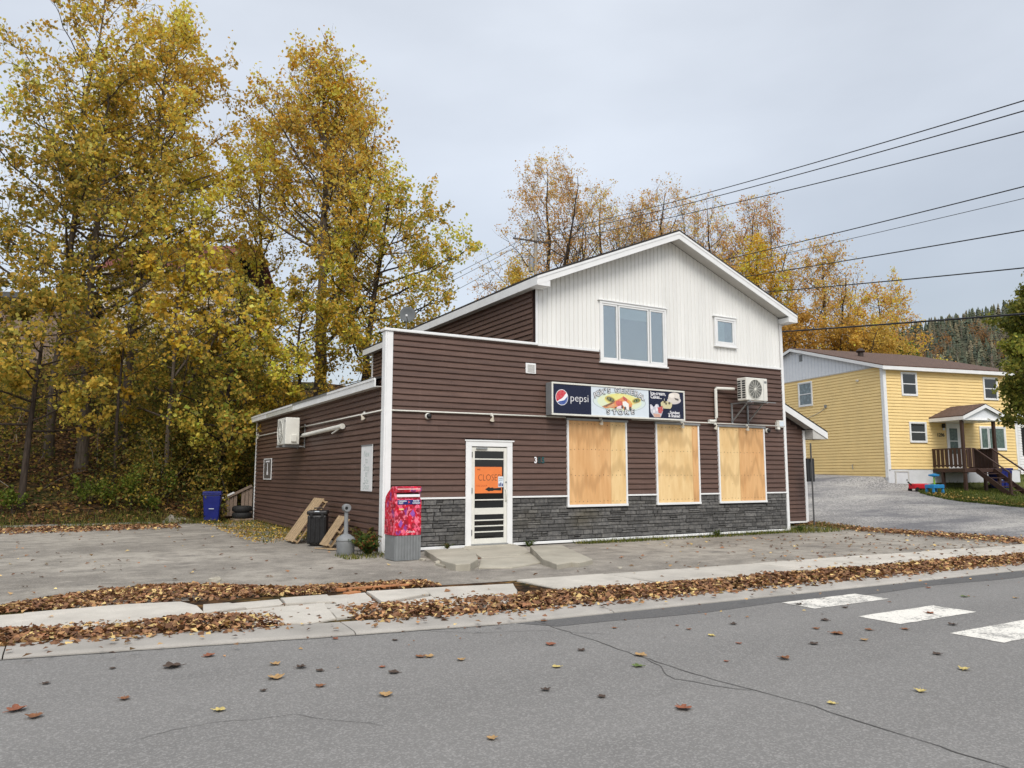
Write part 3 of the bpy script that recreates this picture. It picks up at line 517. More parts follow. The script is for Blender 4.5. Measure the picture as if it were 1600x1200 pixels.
# wall cores
fw_ = MB(); fw_.extr([(0.03, 0.02), (11.97, 0.02), (11.97, roofz(11.97)-0.03), (RX, RZ-0.03), (3.72, roofz(3.72)-0.03), (3.72, 4.60), (0.03, 4.60)], 0.002, 0.14)
front = fw_.build('wall', SHEATH, store)
left = MB().box(0.002, 0.15, 0.15, 12.68, 0.02, 3.62).build('wall', SHEATH, store)
upper = MB().box(3.692, 3.85, 0.145, 11.3, 3.5, 6.0).build('wall', SHEATH, store)
MB().box(11.85, 11.995, 0.145, 11.3, 0.02, 6.0).build('wall', SHEATH, store)
MB().box(3.86, 11.84, 11.14, 11.29, 3.7, 5.9).build('wall', SHEATH, store)
MB().box(0.16, 11.99, 12.5, 12.66, 0.02, 3.6).build('wall', SHEATH, store)
courses(FRONT, 0.13, 11.93, 1.13, 4.60, front, [DOOR]+WINS+[UWIN])
courses(SIDE, 0.16, 12.60, 0.08, 3.60, left)
courses(UPPER, 0.16, 11.25, 3.9, 6.05, upper)
# gable: narrow white vertical panels
gable = MB().extr([(3.72, 4.66), (11.93, 4.66), (11.93, roofz(11.93)-0.02), (RX, RZ-0.02), (3.72, roofz(3.72)-0.02)], -0.006, 0.001).build('gable_wall', SOFFIT, store)
u = 3.73; PW = 0.1275
while u < 11.9:
    a, b = u+0.005, min(u+PW-0.005, 11.92); um = (a+b)/2
    cuts = [(4.66, None)]
    for wdw in (UWIN, SWIN):
        if wdw[0] < um < wdw[1]:
            cuts = [(wdw[3], None)]+([(4.66, wdw[2])] if wdw[2] > 4.7 else [])
    for lo, hi in cuts:
        za, zb = (roofz(a)-0.04, roofz(b)-0.04) if hi is None else (hi, hi)
        i_ = 0.012
        vs = [(a, -0.006, lo), (b, -0.006, lo), (b, -0.006, zb), (a, -0.006, za), (a+i_, -0.02, lo), (b-i_, -0.02, lo), (b-i_, -0.02, zb), (a+i_, -0.02, za)]
        MB().add(vs, [(4, 5, 6, 7), (0, 1, 5, 4), (2, 3, 7, 6), (1, 2, 6, 5), (3, 0, 4, 7), (3, 2, 1, 0)]).build('siding_panel', WHITEP, gable)
    u += PW
[MB().box(s, e, -0.046, -0.022, 4.60, 4.655).build('trim', WHITE, store, bevel=0.004) for s, e in cut(3.70, 11.95, [(UWIN[0]-0.03, UWIN[1]+0.03)])]
# stone veneer
stone_wall = MB().box(0.13, 11.93, -0.004, 0.001, 0.10, 1.085).build('stone_base', plain('mortar', lin(40, 40, 40), 0.95, 0.2), store)
stones = []; z = 0.115; rs = random.Random(5)
while z < 1.06:
    hgt = rs.uniform(0.055, 0.115); hgt = min(hgt, 1.075-z) if 1.075-z-hgt > 0.04 else 1.075-z
    for s, e in cut(0.14, 11.92, [(DOOR[0], DOOR[1])]+([(w_[0]-0.01, w_[1]+0.01) for w_ in WINS] if z+hgt/2 > 0.80 else [])):
        c_ = s
        while c_ < e-0.01:
            ln = rs.uniform(0.13, 0.46); ln = ln if e-c_-ln > 0.1 else e-c_
            hh = hgt
            if rs.random() < 0.18 and hgt > 0.085:
                stones.append((c_, c_+ln, z, z+hgt*0.48)); stones.append((c_, c_+ln, z+hgt*0.52, z+hgt))
            else: stones.append((c_, c_+ln, z, z+hh))
            c_ += ln
    z += hgt
def stone_geo(m, a, b, z0, z1):
    g = 0.0035; d = rs.uniform(0.012, 0.042); t1, t2 = rs.uniform(-0.008, 0.008), rs.uniform(-0.008, 0.008); c_ = rs.uniform(0.004, 0.011); a += g; b -= g; z0 += g; z1 -= g; j = lambda: rs.uniform(-0.003, 0.003)
    vs = [(a, -0.003, z0), (b, -0.003, z0), (b, -0.003, z1), (a, -0.003, z1), (a+c_+j(), -d-t1+j(), z0+c_), (b-c_+j(), -d+t1+j(), z0+c_+j()), (b-c_, -d+t1-t2+j(), z1-c_), (a+c_, -d-t1-t2+j(), z1-c_+j())]
    m.add(vs, [(4, 5, 6, 7), (0, 1, 5, 4), (1, 2, 6, 5), (2, 3, 7, 6), (3, 0, 4, 7)])
sz = lambda s: (s[1]-s[0])*(s[3]-s[2])/((s[0]-CAM[0])**2+CAM[1]**2)
stones.sort(key=sz, reverse=True)
for s in stones[:298]: m = MB(); stone_geo(m, *s); m.build('stone', STONE, stone_wall)
m = MB()
for s in stones[298:]: stone_geo(m, *s)
tag(m.build('small_stones', STONE, stone_wall), kind='stuff')
# trims
for s, e in cut(0.0, 11.95, [(DOOR[0], DOOR[1])]+[(w_[0], w_[1]) for w_ in WINS]): MB().box(s+0.13*(s == 0), e, -0.06, -0.002, 1.087, 1.127).build('stone_cap', WHITE if s > 3.5 or s == 0 else WHITE, store, bevel=0.006)
for s, e in cut(0.1, 11.97, [(DOOR[0]-0.02, DOOR[1]+0.02)]): MB().box(s, e, -0.075, -0.003, 0.045, 0.10).build('base_trim', WHITE, store, bevel=0.006)
MB().box(-0.006, 0.126, -0.045, -0.002, 0.02, 4.60).build('corner_post', WHITE, store, bevel=0.008)
MB().box(-0.045, -0.0065, -0.045, 0.15, 0.02, 4.60).build('corner_post', WHITE, store, bevel=0.008)
MB().box(11.935, 12.03, -0.045, -0.002, 0.03, roofz(12)-0.06).build('corner_post', WHITE, store, bevel=0.006)
MB().box(12.0, 12.03, -0.001, 0.1, 0.03, roofz(12)-0.06).build('corner_post', WHITE, store, bevel=0.006)
MB().box(3.66, 3.72, -0.03, -0.004, 4.67, roofz(3.7)-0.06).build('corner_post', WHITE, store, bevel=0.006)
MB().box(-0.045, -0.003, 12.6, 12.70, 0.02, 3.62).build('corner_post', WHITE, store, bevel=0.006)
MB().box(3.645, 3.689, 11.22, 11.33, 3.7, 6.0).build('corner_post', WHITE, store, bevel=0.006)
# parapet cap and return
MB().box(-0.075, 3.70, -0.075, 0.20, 4.605, 4.665).build('parapet_cap', WHITE, store, bevel=0.012)
MB().box(0.0, 0.06, 0.141, 0.19, 3.6, 4.60).build('parapet', WHITE, store)
# boarded shop windows
CASE = 0.045
def boarded(wd, sheets):
    a, b, z0, z1 = wd; win = MB().box(a+0.002, b-0.002, -0.012, 0.0, z0+0.002, z1-0.002).build('window', DARK, store)
    [MB().box(p_, q_, -0.065, -0.004, z0+CASE, z1-CASE).build('jamb', WHITE, win, bevel=0.005) for p_, q_ in ((a-0.004, a+CASE), (b-CASE, b+0.004))]
    MB().box(a-0.01, b+0.01, -0.075, -0.004, z0-0.012, z0+CASE).build('sill', WHITE, win, bevel=0.006)
    MB().box(a-0.03, b+0.03, -0.085, -0.004, z1-CASE, z1+0.012).build('head_trim', GREYL, win, bevel=0.006)
    for s, e, mt, dy in sheets:
        o = MB().box(a+CASE+(b-a-2*CASE)*s+0.002, a+CASE+(b-a-2*CASE)*e-0.002, -0.046-dy, -0.030-dy, z0+CASE+0.003, z1-CASE-0.003).build('plywood_sheet', mt, win)
        m = MB(); ua, ub = a+CASE+(b-a-2*CASE)*s, a+CASE+(b-a-2*CASE)*e
        for zz in np.linspace(z0+0.12, z1-0.12, 4):
            for uu in np.arange(ua+0.05, ub-0.03, 0.12): m.tube([(uu+rs.uniform(-.02, .02), -0.049-dy, zz+rs.uniform(-.02, .02)), (uu, -0.045-dy, zz)], 0.007, 6)
        m.build('screw_heads', plain('screw', lin(84, 60, 42), 0.5, 0.2), win)
boarded(WINS[0], [(0, 0.73, PLY_O, 0), (0.73, 1, PLY_P, 0.004)]); boarded(WINS[1], [(0, 0.86, PLY_P, 0), (0.86, 1, PLY_O, 0.003)]); boarded(WINS[2], [(0, 0.44, PLY_P, 0), (0.44, 1, PLY_O, 0.004)])
# glazed upper windows
def glazed(parent, wd, panes, sill=True, y=0.0, drip=True, glass=None, fw=0.085, mat=None, bar=None):
    a, b, z0, z1 = wd; mat = mat or WHITE
    win = MB().box(a+0.01, b-0.01, y-0.022, y+0.0, z0+0.01, z1-0.01).build('window', DARK, parent)
    f = MB(); f.box(a, a+fw, y-0.07, y-0.003, z0+fw, z1-fw); f.box(b-fw, b, y-0.07, y-0.003, z0+fw, z1-fw); f.box(a, b, y-0.07, y-0.003, z0, z0+fw); f.box(a, b, y-0.07, y-0.003, z1-fw, z1); f.build('frame', mat, win, bevel=0.006)
    if drip: MB().box(a-0.05, b+0.05, y-0.09, y-0.003, z1+0.003, z1+0.03).build('drip_cap', mat, win, bevel=0.004)
    if sill: MB().box(a-0.03, b+0.03, y-0.095, y-0.003, z0-0.04, z0-0.003).build('sill', mat, win, bevel=0.006)
    ia, ib = a+fw, b-fw
    for s, e in panes:
        pa, pb = ia+(ib-ia)*s, ia+(ib-ia)*e; g = 0.045 if len(panes) > 1 or bar is None else 0.03; sa = MB()
        sa.box(pa+0.004, pa+g, y-0.058, y-0.024, z0+fw+g, z1-fw-g); sa.box(pb-g, pb-0.004, y-0.058, y-0.024, z0+fw+g, z1-fw-g); sa.box(pa+0.004, pb-0.004, y-0.058, y-0.024, z0+fw+0.004, z0+fw+g); sa.box(pa+0.004, pb-0.004, y-0.058, y-0.024, z1-fw-g, z1-fw-0.004)
        if bar: sa.box(pa+g, pb-g, y-0.058, y-0.024, z0+(z1-z0)*bar-0.022, z0+(z1-z0)*bar+0.022)
        sa.build('sash', mat, win, bevel=0.004)
        MB().box(pa+g-0.005, pb-g+0.005, y-0.036, y-0.026, z0+fw+g-0.005, z1-fw-g+0.005).build('pane', glass or GLASS, win)
    return win
CLEAR = mat_clear('clear_glass', 0.34); ROOM = plain('dim_room', lin(74, 84, 90), 0.8, 0.35, 1.2, 0); BLIND = plain('roller_blind', lin(176, 186, 180), 0.7, 0.08, 3, 0.1)
for wdw, pans, fw0 in ((UWIN, [(0, 0.245), (0.255, 0.745), (0.755, 1)], 0.06), (SWIN, [(0, 1)], 0.07)):
    wo_ = glazed(store, wdw, pans, fw=fw0, glass=CLEAR); wo_.data.materials[0] = ROOM
    if wdw is UWIN: MB().box(6.05, 7.08, -0.0245, -0.0225, 5.50, 5.80).build('roller_blind', BLIND, wo_)
    else: MB().box(9.45, 9.75, -0.0245, -0.0225, 5.2, 5.8).build('curtain', BLIND, wo_)
# the shop door
dr = MB().box(DOOR[0]+0.12, DOOR[1]-0.12, -0.004, 0.001, 0.1, DOOR[3]-0.1).build('door', DARK, store)
m = MB(); m.box(1.85, 1.985, -0.06, -0.004, 0.06, 2.22); m.box(2.875, 3.01, -0.06, -0.004, 0.06, 2.22); m.box(1.85, 3.01, -0.06, -0.004, 2.22, 2.36); m.build('casing', WHITE, dr, bevel=0.008)
m = MB(); m.box(1.81, 3.05, -0.075, -0.06, 2.335, 2.365); m.box(1.835, 1.86, -0.066, -0.06, 0.06, 2.335); m.build('casing_moulding', WHITE, dr, bevel=0.004)
m = MB(); m.box(1.99, 2.065, -0.045, -0.006, 0.11, 2.20); m.box(2.795, 2.87, -0.045, -0.006, 0.11, 2.20); m.box(2.065, 2.795, -0.045, -0.006, 2.12, 2.20); m.box(2.065, 2.795, -0.045, -0.006, 0.11, 0.225); m.box(2.065, 2.795, -0.045, -0.006, 0.74, 0.88); m.build('door_leaf', METALW, dr, bevel=0.006)
MB().box(2.06, 2.80, -0.022, -0.012, 0.22, 0.745).build('pane', GLASSD, dr); MB().box(2.06, 2.80, -0.022, -0.012, 0.875, 2.125).build('pane', GLASSD, dr)
for zz in (1.945, 1.055, 0.615, 0.49, 0.365): MB().box(2.066, 2.794, -0.036, -0.024, zz-0.013, zz+0.013).build('security_bar', METALW, dr, bevel=0.004)
m = MB(); m.tube([(2.835, -0.047, 1.02), (2.835, -0.085, 1.05), (2.835, -0.085, 1.26), (2.835, -0.047, 1.29)], 0.013, 8); m.build('handle', METALW, dr, smooth=True)
m = MB(); m.tube([(2.845, -0.04, 1.44), (2.845, -0.058, 1.44)], 0.018, 10); m.build('lock', GREYL, dr)
for zz in (0.3, 1.2, 1.98): MB().tube([(1.992, -0.055, zz), (1.992, -0.055, zz+0.12)], 0.011, 8).build('hinge', plain('hinge', lin(60, 58, 56), 0.5), dr)
MB().box(2.09, 2.36, -0.085, -0.046, 2.155, 2.195).build('door_closer', GREYL, dr, bevel=0.006)
MB().box(1.98, 2.88, -0.10, -0.004, 0.085, 0.108).build('threshold', GREYL, dr, bevel=0.006)
pc = tag(MB().box(2.07, 2.755, -0.0265, -0.0235, 1.20, 1.775).build('closed_card', ORANGE), 'orange card with handwritten CLOSED and black arrow in the shop door', 'card')
t_ = txt('lettering', 'CLOSED', 0.20, INKD, pc, at_face(2.455, -0.0272, 1.535), 'CENTER', -0.004, 0.0004, 0.82)
txt('lettering', 'THIS DOOR', 0.055, plain('ink_red', lin(150, 60, 40), 0.6), pc, at_face(2.24, -0.0272, 1.36), 'CENTER', -0.001, 0.0004); txt('lettering', 'WE', 0.05, INKD, pc, at_face(2.17, -0.0272, 1.715), 'CENTER', 0.0, 0.0004)
ar = [(2.33, 1.285), (2.43, 1.34), (2.45, 1.315), (2.52, 1.325), (2.55, 1.305), (2.735, 1.318), (2.735, 1.255), (2.55, 1.262), (2.52, 1.248), (2.45, 1.25), (2.43, 1.235)]
MB().extr(ar, -0.0278, -0.027).build('arrow', INKD, pc)
nt_ = tag(MB().box(2.655, 2.79, -0.0305, -0.0285, 1.33, 1.565).build('paper_notice', SIGNW), 'small white printed notice taped over the orange card', 'notice')
txt('lettering', 'PLEASE', 0.03, INKD, nt_, at_face(2.722, -0.0312, 1.52)); txt('lettering', 'USE SIDE', 0.026, INKD, nt_, at_face(2.722, -0.0312, 1.482))
for i in range(3): MB().box(2.667+i*0.042, 2.695+i*0.042, -0.0316, -0.0308, 1.35, 1.41+0.02*(i % 2)).build('printed_block', POSTBLUE, nt_)
# house number and vent
for ch, uu, mt in (('3', 3.63, INKW), ('8', 3.73, TEALD), ('5', 3.83, TEAL)): txt('number', ch, 0.19, mt, store, at_face(uu, -0.042, 1.93), 'CENTER', 0.006, 0.004, 0.85)
vt = MB().box(3.37, 3.64, -0.055, -0.02, 3.93, 4.17).build('wall_vent', WHITE, store, bevel=0.005)
for i in range(6): MB().box(3.41, 3.60, -0.066, -0.0555, 3.965+i*0.031, 3.978+i*0.031).build('louvre', SOFFIT, vt)
# conduit and its brackets
m = MB(); m.tube([(0.12, -0.055, 2.935), (4.46, -0.055, 2.95)], 0.017, 8); m.build('conduit', METALW, store, smooth=True)
m = MB(); m.tube([(6.4, -0.1, 2.965), (11.9, -0.1, 2.97)], 0.014, 8); m.build('conduit', METALW, store, smooth=True)
m = MB(); m.tube([(-0.055, 0.1, 2.935), (-0.055, 6.6, 2.93)], 0.017, 8); m.build('conduit', METALW, store, smooth=True); MB().tube([(-0.045, 9.2, 2.93), (-0.045, 12.6, 2.93)], 0.014, 8).build('conduit', METALW, store)
# main roof
for sgn in (-1, 1):
    xe_ = RX+sgn*(4.38 if sgn < 0 else 4.42); T = 0.05; y0, y1 = -OV, 11.8; zr = RZ+0.13; ze = zr-SL*abs(xe_-RX)
    rf = MB().extr([(RX, zr), (xe_, ze), (xe_, ze+T), (RX, zr+T)], y0-0.02, y1+0.02).build('roof', ROOFD, store)
    # rake boards, eave fascia, soffits, boxed return
    d = 0.20
    MB().extr([(RX, zr-0.003), (xe_, ze-0.003), (xe_, ze-d), (RX, zr-d)], y0-0.012, y0+0.012).build('rake_board', WHITE, rf)
    MB().extr([(RX, zr-0.0), (xe_, ze-0.0), (xe_, ze-0.06), (RX, zr-0.06)], y0-0.024, y0-0.0125).build('rake_trim', WHITE, rf)
    MB().box(min(xe_, xe_-sgn*0.024), max(xe_, xe_-sgn*0.024), y0+0.0125, y1, ze-d, ze-0.003).build('fascia', WHITE, rf)
    xw = 3.70 if sgn < 0 else 11.98
    n_ = 14
    for i in range(n_):
        a = RX+(xw+sgn*0.0-RX)*i/n_; b = RX+(xw-RX)*(i+1)/n_; za = zr-0.155-SL*abs(a-RX); zb = zr-0.155-SL*abs(b-RX); a2, b2 = a+(b-a)*0.012, b-(b-a)*0.012
        MB().extr([(a2, za), (b2, zb), (b2, zb+0.008), (a2, za+0.008)], y0+0.0125, -0.021).build('soffit_panel', SOFFIT, rf)
    if abs(xe_-xw) > 0.03:
        MB().box(min(xe_-sgn*0.024, xw+sgn*0.03), max(xe_-sgn*0.024, xw+sgn*0.03), y0+0.0125, y1, ze-d+0.004, ze-d+0.016).build('soffit', SOFFIT, rf)
        bw = 0.36; xi = xe_-sgn*bw; MB().box(min(xe_-sgn*0.025, xi), max(xe_-sgn*0.025, xi), y0-0.009, -0.036, ze-d-0.004, ze-0.15+SL*0.2).build('eave_return', WHITE, rf)
# lean-to roof on the lot side
xe_, ze = -0.17, 3.60; lr = MB().extr([(xe_, ze), (3.68, 4.35), (3.68, 4.41), (xe_, ze+0.05)], 0.2, 13.9).build('roof', ROOFD, store)
n_ = 4
for i in range(n_):
    a, b = 0.16+(13.9-0.16)*i/n_, 0.16+(13.9-0.16)*(i+1)/n_
    MB().box(xe_-0.022, xe_+0.004, a+0.002, b-0.002, ze-0.17, ze+0.01).build('fascia', WHITE if i != 2 else plain('stained_fascia', lin(196, 196, 186), 0.6, 0.15, 3), lr, bevel=0.004)
    MB().box(xe_-0.036, xe_-0.0225, a+0.002, b-0.002, ze-0.03, ze+0.02).build('drip_edge', GREYL if i == 1 else WHITE, lr)
MB().box(xe_+0.006, -0.003, 0.16, 13.85, ze-0.165, ze-0.15).build('soffit', SOFFIT, lr)
MB().extr([(xe_, ze-0.17), (3.6, 4.2), (3.6, 4.34), (xe_, ze-0.01)], 13.9, 13.925).build('rake_board', WHITE, lr)
# small extension on the driveway side
ex = MB().extr([(12.03, 0.14), (14.27, 0.14), (14.27, 3.05), (12.03, 4.0)], 1.202, 4.5).build('wall', SHEATH, store)
exr = lambda u_: 3.10+0.425*(14.27-u_)
courses(EXT, 0.03, 2.2, 0.2, 4.0, ex, ends=lambda z_: (0.03, min(2.2, 2.27-max(0, (z_-2.95))/0.425)))
MB().box(14.19, 14.30, 1.155, 1.199, 0.16, 2.98).build('corner_post', WHITE, store, bevel=0.006); MB().box(12.03, 14.2, 1.13, 1.199, 0.14, 0.19).build('base_trim', WHITE, store, bevel=0.005)
MB().box(14.272, 14.30, 1.2, 4.5, 0.16, 2.98).build('wall', BROWN, store)
ux0, ux1 = 12.04, 14.98; er = MB().extr([(ux0, exr(ux0)+0.12), (ux1, exr(ux1)+0.12), (ux1, exr(ux1)+0.17), (ux0, exr(ux0)+0.17)], 0.86, 4.8).build('roof', ROOFD, store)
MB().extr([(ux0, exr(ux0)+0.117), (ux1, exr(ux1)+0.117), (ux1, exr(ux1)-0.08), (ux0, exr(ux0)-0.08)], 0.85, 0.874).build('rake_board', WHITE, er)
MB().box(ux1-0.024, ux1, 0.875, 4.8, exr(ux1)-0.08, exr(ux1)+0.117).build('fascia', WHITE, er)
MB().extr([(ux0, exr(ux0)-0.045), (ux1-0.03, exr(ux1)-0.045), (ux1-0.03, exr(ux1)-0.03), (ux0, exr(ux0)-0.03)], 0.875, 1.17).build('soffit', SOFFIT, er)
MB().box(14.32, ux1-0.026, 0.878, 1.165, exr(ux1)-0.085, exr(14.4)-0.05).build('eave_return', SOFFIT, er)
# ---------------------------------------------------------------- the illuminated sign box
SY = -0.30
sg = thing('shop_sign', 'long lightbox shop sign with drink logo, fox picture and ice-cream panel', 'sign', (0, 0, 0))
S1 = lambda x, y: tuple(fac(850+x/6.957, 585+y/6.957, SY)[[0, 2]])
S2 = lambda x, y: tuple(fac(920+x/16.84, 592+y/16.84, SY)[[0, 2]])
S3 = lambda x, y: tuple(fac(1005+x/20, 600+y/20, SY)[[0, 2]])
sa, sb, sz0, sz1 = 3.905, 7.965, 2.972, 3.738
MB().box(sa+0.002, sb-0.002, SY+0.004, -0.05, sz0+0.002, sz1-0.002).build('cabinet', GREYM, sg, bevel=0.006)
m = MB(); b_ = 0.04
m.box(sa, sb, SY-0.018, SY+0.0035, sz1-b_, sz1); m.box(sa, sb, SY-0.018, SY+0.0035, sz0, sz0+b_); m.box(sa, sa+b_, SY-0.018, SY+0.0035, sz0+b_, sz1-b_); m.box(sb-b_, sb, SY-0.018, SY+0.0035, sz0+b_, sz1-b_); m.build('frame', METALW, sg, bevel=0.004)
u1, u2 = S1(512, 270)[0], S1(1138, 300)[0]; pz0, pz1 = sz0+b_+0.001, sz1-b_-0.001; yf = SY-0.002
MB().box(sa+b_+0.001, u1, yf, SY+0.003, pz0, pz1).build('drink_panel', NAVY, sg); pw = MB().box(u1+0.002, u2-0.002, yf, SY+0.003, pz0, pz1).build('name_panel', SIGNW, sg); pi_ = MB().box(u2, sb-b_-0.001, yf, SY+0.003, pz0, pz1).build('treat_panel', NAVY, sg)
def flat(name, poly, col, parent, lay=1, mat=None):
    z = yf-0.0009*lay; n = len(poly); m = MB(); m.add([(p[0], z, p[1]) for p in poly], [tuple(range(n))], col[:3]); return m.build(name, mat or PRINT, parent, colors=True, fix=False)
def ell(c, rx, rz, n=40, a0=0, a1=2*math.pi, rot=0): return [(c[0]+rx*math.cos(t)*math.cos(rot)-rz*math.sin(t)*math.sin(rot), c[1]+rx*math.cos(t)*math.sin(rot)+rz*math.sin(t)*math.cos(rot)) for t in np.linspace(a0, a1, n, endpoint=a1-a0 < 6.2)]
# round red-white-blue logo
gc = S1(193, 249); r_ = 0.175
flat('logo', ell(gc, r_, r_*1.06), lin(240, 240, 244), sg, 1); rr = r_*0.93
up_ = [(gc[0]+rr*math.cos(t), gc[1]+rr*1.06*math.sin(t)) for t in np.linspace(R(38), R(212), 24)]; low_ = [(gc[0]+rr*x, gc[1]+rr*z) for x, z in ((-0.72, -0.56), (-0.35, -0.32), (0.05, -0.12), (0.38, 0.2), (0.62, 0.52))]
flat('logo', up_+low_, lin(200, 24, 52), sg, 2)
dn_ = [(gc[0]+rr*math.cos(t), gc[1]+rr*1.06*math.sin(t)) for t in np.linspace(R(222), R(372), 24)]; uq = [(gc[0]+rr*x, gc[1]+rr*z) for x, z in ((0.72, -0.08), (0.4, -0.38), (0.0, -0.5), (-0.4, -0.56))]
flat('logo', dn_+uq, lin(30, 70, 150), sg, 2)
c_ = S1(380, 262); txt('lettering', 'pepsi', 0.255, INKW, sg, at_face(c_[0]+0.015, yf-0.001, c_[1]), 'CENTER', -0.003, 0.0006, 1.02)
# name panel: oval with fox and eyes
ec = (S2(815, 610)); ew = (S2(1510, 660)[0]-S2(125, 560)[0])/2; eh = 0.235
flat('picture', ell(ec, ew, eh, 56), lin(150, 162, 166), sg, 1); flat('picture', ell(ec, ew*0.985, eh*0.965, 56), lin(212, 226, 222), sg, 2); flat('picture', ell(ec, ew*0.84, eh*0.9, 48), lin(222, 232, 196), sg, 3); flat('picture', ell((ec[0]+0.03, ec[1]+0.05), ew*0.62, eh*0.66, 40), lin(232, 226, 138), sg, 4)
for i in range(26):
    a = random.uniform(0.1, 3.04); b = random.uniform(0.4, 0.86); c2 = (ec[0]+ew*b*math.cos(a), ec[1]+eh*b*math.sin(a)*0.8); d2 = 0.09
    flat('picture', [(c2[0]-0.006, c2[1]), (c2[0]+0.006, c2[1]), (c2[0]+d2*math.cos(a), c2[1]+d2*0.5*math.sin(a))], lin(226, 204, 84) if i % 2 else lin(238, 236, 190), sg, 5)
def eye(x, y, w_, rot, green):
    c3 = S2(x, y); flat('picture', ell(c3, w_*1.35, w_*0.62, 24, rot=rot), lin(196, 178, 82), sg, 6); flat('picture', ell(c3, w_, w_*0.42, 24, rot=rot), lin(70, 62, 30), sg, 7); flat('picture', ell(c3, w_*0.72, w_*0.3, 20, rot=rot), green, sg, 8); flat('picture', ell(c3, w_*0.22, w_*0.3, 16), lin(24, 28, 16), sg, 9)
eye(565, 540, 0.12, -0.25, lin(112, 118, 60)); eye(1250, 575, 0.105, 0.2, lin(112, 138, 48))
fx = lambda pts, col, lay: flat('picture', [S2(*p) for p in pts], col, sg, lay)
fx([(340, 725), (470, 690), (600, 625), (690, 575), (760, 545), (840, 505), (905, 460), (1000, 520), (1095, 590), (1140, 660), (1120, 740), (1105, 825), (1065, 825), (1040, 760), (975, 730), (935, 825), (895, 770), (860, 720), (800, 715), (735, 735), (690, 780), (560, 755), (440, 775)], lin(226, 136, 72), 10)
fx([(700, 600), (780, 570), (860, 590), (870, 690), (800, 720), (720, 700)], lin(206, 74, 66), 11); fx([(880, 480), (905, 462), (1000, 530), (990, 590), (920, 560)], lin(186, 64, 52), 11); fx([(1010, 545), (1090, 600), (1130, 660), (1085, 680), (1020, 600)], lin(232, 168, 70), 11)
fx([(880, 600), (960, 590), (1040, 660), (1050, 820), (985, 820), (930, 740), (890, 700)], lin(240, 240, 236), 12); fx([(760, 720), (850, 700), (860, 790), (740, 790), (720, 760)], lin(236, 216, 220), 12)
fx([(345, 722), (520, 650), (650, 590), (690, 590), (640, 640), (520, 700), (460, 740)], lin(128, 84, 44), 12); fx([(480, 740), (640, 650), (690, 690), (640, 740), (540, 760)], lin(214, 160, 112), 13)
for a in ((925, 980), (1058, 1112)): fx([(a[0], 745), (a[0]+20, 725), (a[1], 760), (a[1]-8, 832), (a[0]+4, 832)], lin(40, 44, 48), 13)
fx([(850, 690), (880, 690), (900, 760), (870, 790), (845, 760)], lin(60, 44, 44), 13); fx([(690, 740), (730, 740), (710, 785), (665, 785)], lin(70, 46, 40), 13)
def outlined(ch, x, z, size, rot, sx=1.0):
    for bold, mt, lay in ((0.011, INKD, 14), (0.001, INKW, 16)): txt('lettering', ch, size, mt, sg, at_face(x, yf-0.0009*lay, z, rot), 'CENTER', bold, 0.0003, sx)
word = "FOX'S GENERAL"; wds = {"'": 0.5, ' ': 0.6}; tot = sum(wds.get(c, 1) for c in word); acc = 0
for ch in word:
    k_ = wds.get(ch, 1); f_ = (acc+k_/2)/tot; acc += k_; a = R(158)-(R(158)-R(24))*f_
    if ch == ' ': continue
    x_, z_ = ec[0]+ew*1.03*math.cos(a), ec[1]+(eh+0.055)*math.sin(a)*1.0; outlined(ch, x_, z_-0.010, 0.175, math.atan2((eh)*math.cos(a), ew*math.sin(a))*-0.55, 1.12)
for i, ch in enumerate('STORE'): outlined(ch, S2(505+i*160, 870)[0], S2(505+i*160, 868+18*math.sin(i/4*math.pi))[1]-0.0, 0.155, 0, 1.3)
# treat panel
t3 = lambda x, y: S3(x, y)
txt('lettering', 'Ice-cream,', 0.125, INKW, sg, at_face(t3(462, 300)[0], yf-0.001, t3(462, 300)[1]), 'CENTER', 0.0025, 0.0005, 0.95); txt('lettering', 'Cakes...', 0.125, INKW, sg, at_face(t3(405, 408)[0], yf-0.001, t3(405, 408)[1]), 'CENTER', 0.0025, 0.0005, 0.95)
txt('lettering', '...Sundaes', 0.105, INKW, sg, at_face(t3(955, 895)[0], yf-0.001, t3(955, 895)[1]), 'CENTER', 0.0025, 0.0005, 0.95); txt('lettering', '& Shakes!', 0.105, INKW, sg, at_face(t3(970, 1000)[0], yf-0.001, t3(970, 1000)[1]), 'CENTER', 0.0025, 0.0005, 0.95)
g3 = lambda pts, col, lay: flat('picture', [t3(*p) for p in pts], col, sg, lay)
pe = lambda cx, cy, rx, ry, n=28: [(cx+rx*math.cos(t), cy+ry*math.sin(t)) for t in np.linspace(0, 2*math.pi, n, endpoint=False)]
g3(pe(960, 520, 215, 115), lin(206, 198, 198), 1); g3(pe(960, 440, 185, 150), lin(214, 206, 196), 2); g3(pe(960, 360, 172, 92), lin(226, 218, 208), 3); g3(pe(890, 370, 80, 60), lin(240, 232, 222), 4); g3([(965, 430), (1100, 470), (1095, 530), (1000, 490)], lin(52, 38, 34), 5)
g3([(540, 590), (600, 530), (680, 560), (740, 540), (900, 600), (890, 700), (850, 775), (640, 765), (550, 680)], lin(206, 196, 150), 6); 
for x_, y_ in ((660, 560), (710, 610), (810, 600)): g3(pe(x_, y_, 34, 42, 12), lin(84, 70, 30), 7)
g3([(645, 450), (660, 455), (668, 560), (640, 550)], lin(190, 186, 170), 7)
g3([(205, 640), (250, 640), (320, 720), (420, 620), (470, 650), (500, 740), (590, 680), (620, 760), (600, 880), (540, 1040), (340, 1040), (230, 880)], lin(196, 196, 206), 6); g3([(440, 740), (590, 690), (612, 820), (560, 930), (470, 900)], lin(190, 62, 58), 7); g3([(300, 920), (520, 940), (540, 1035), (345, 1035)], lin(206, 160, 140), 7)
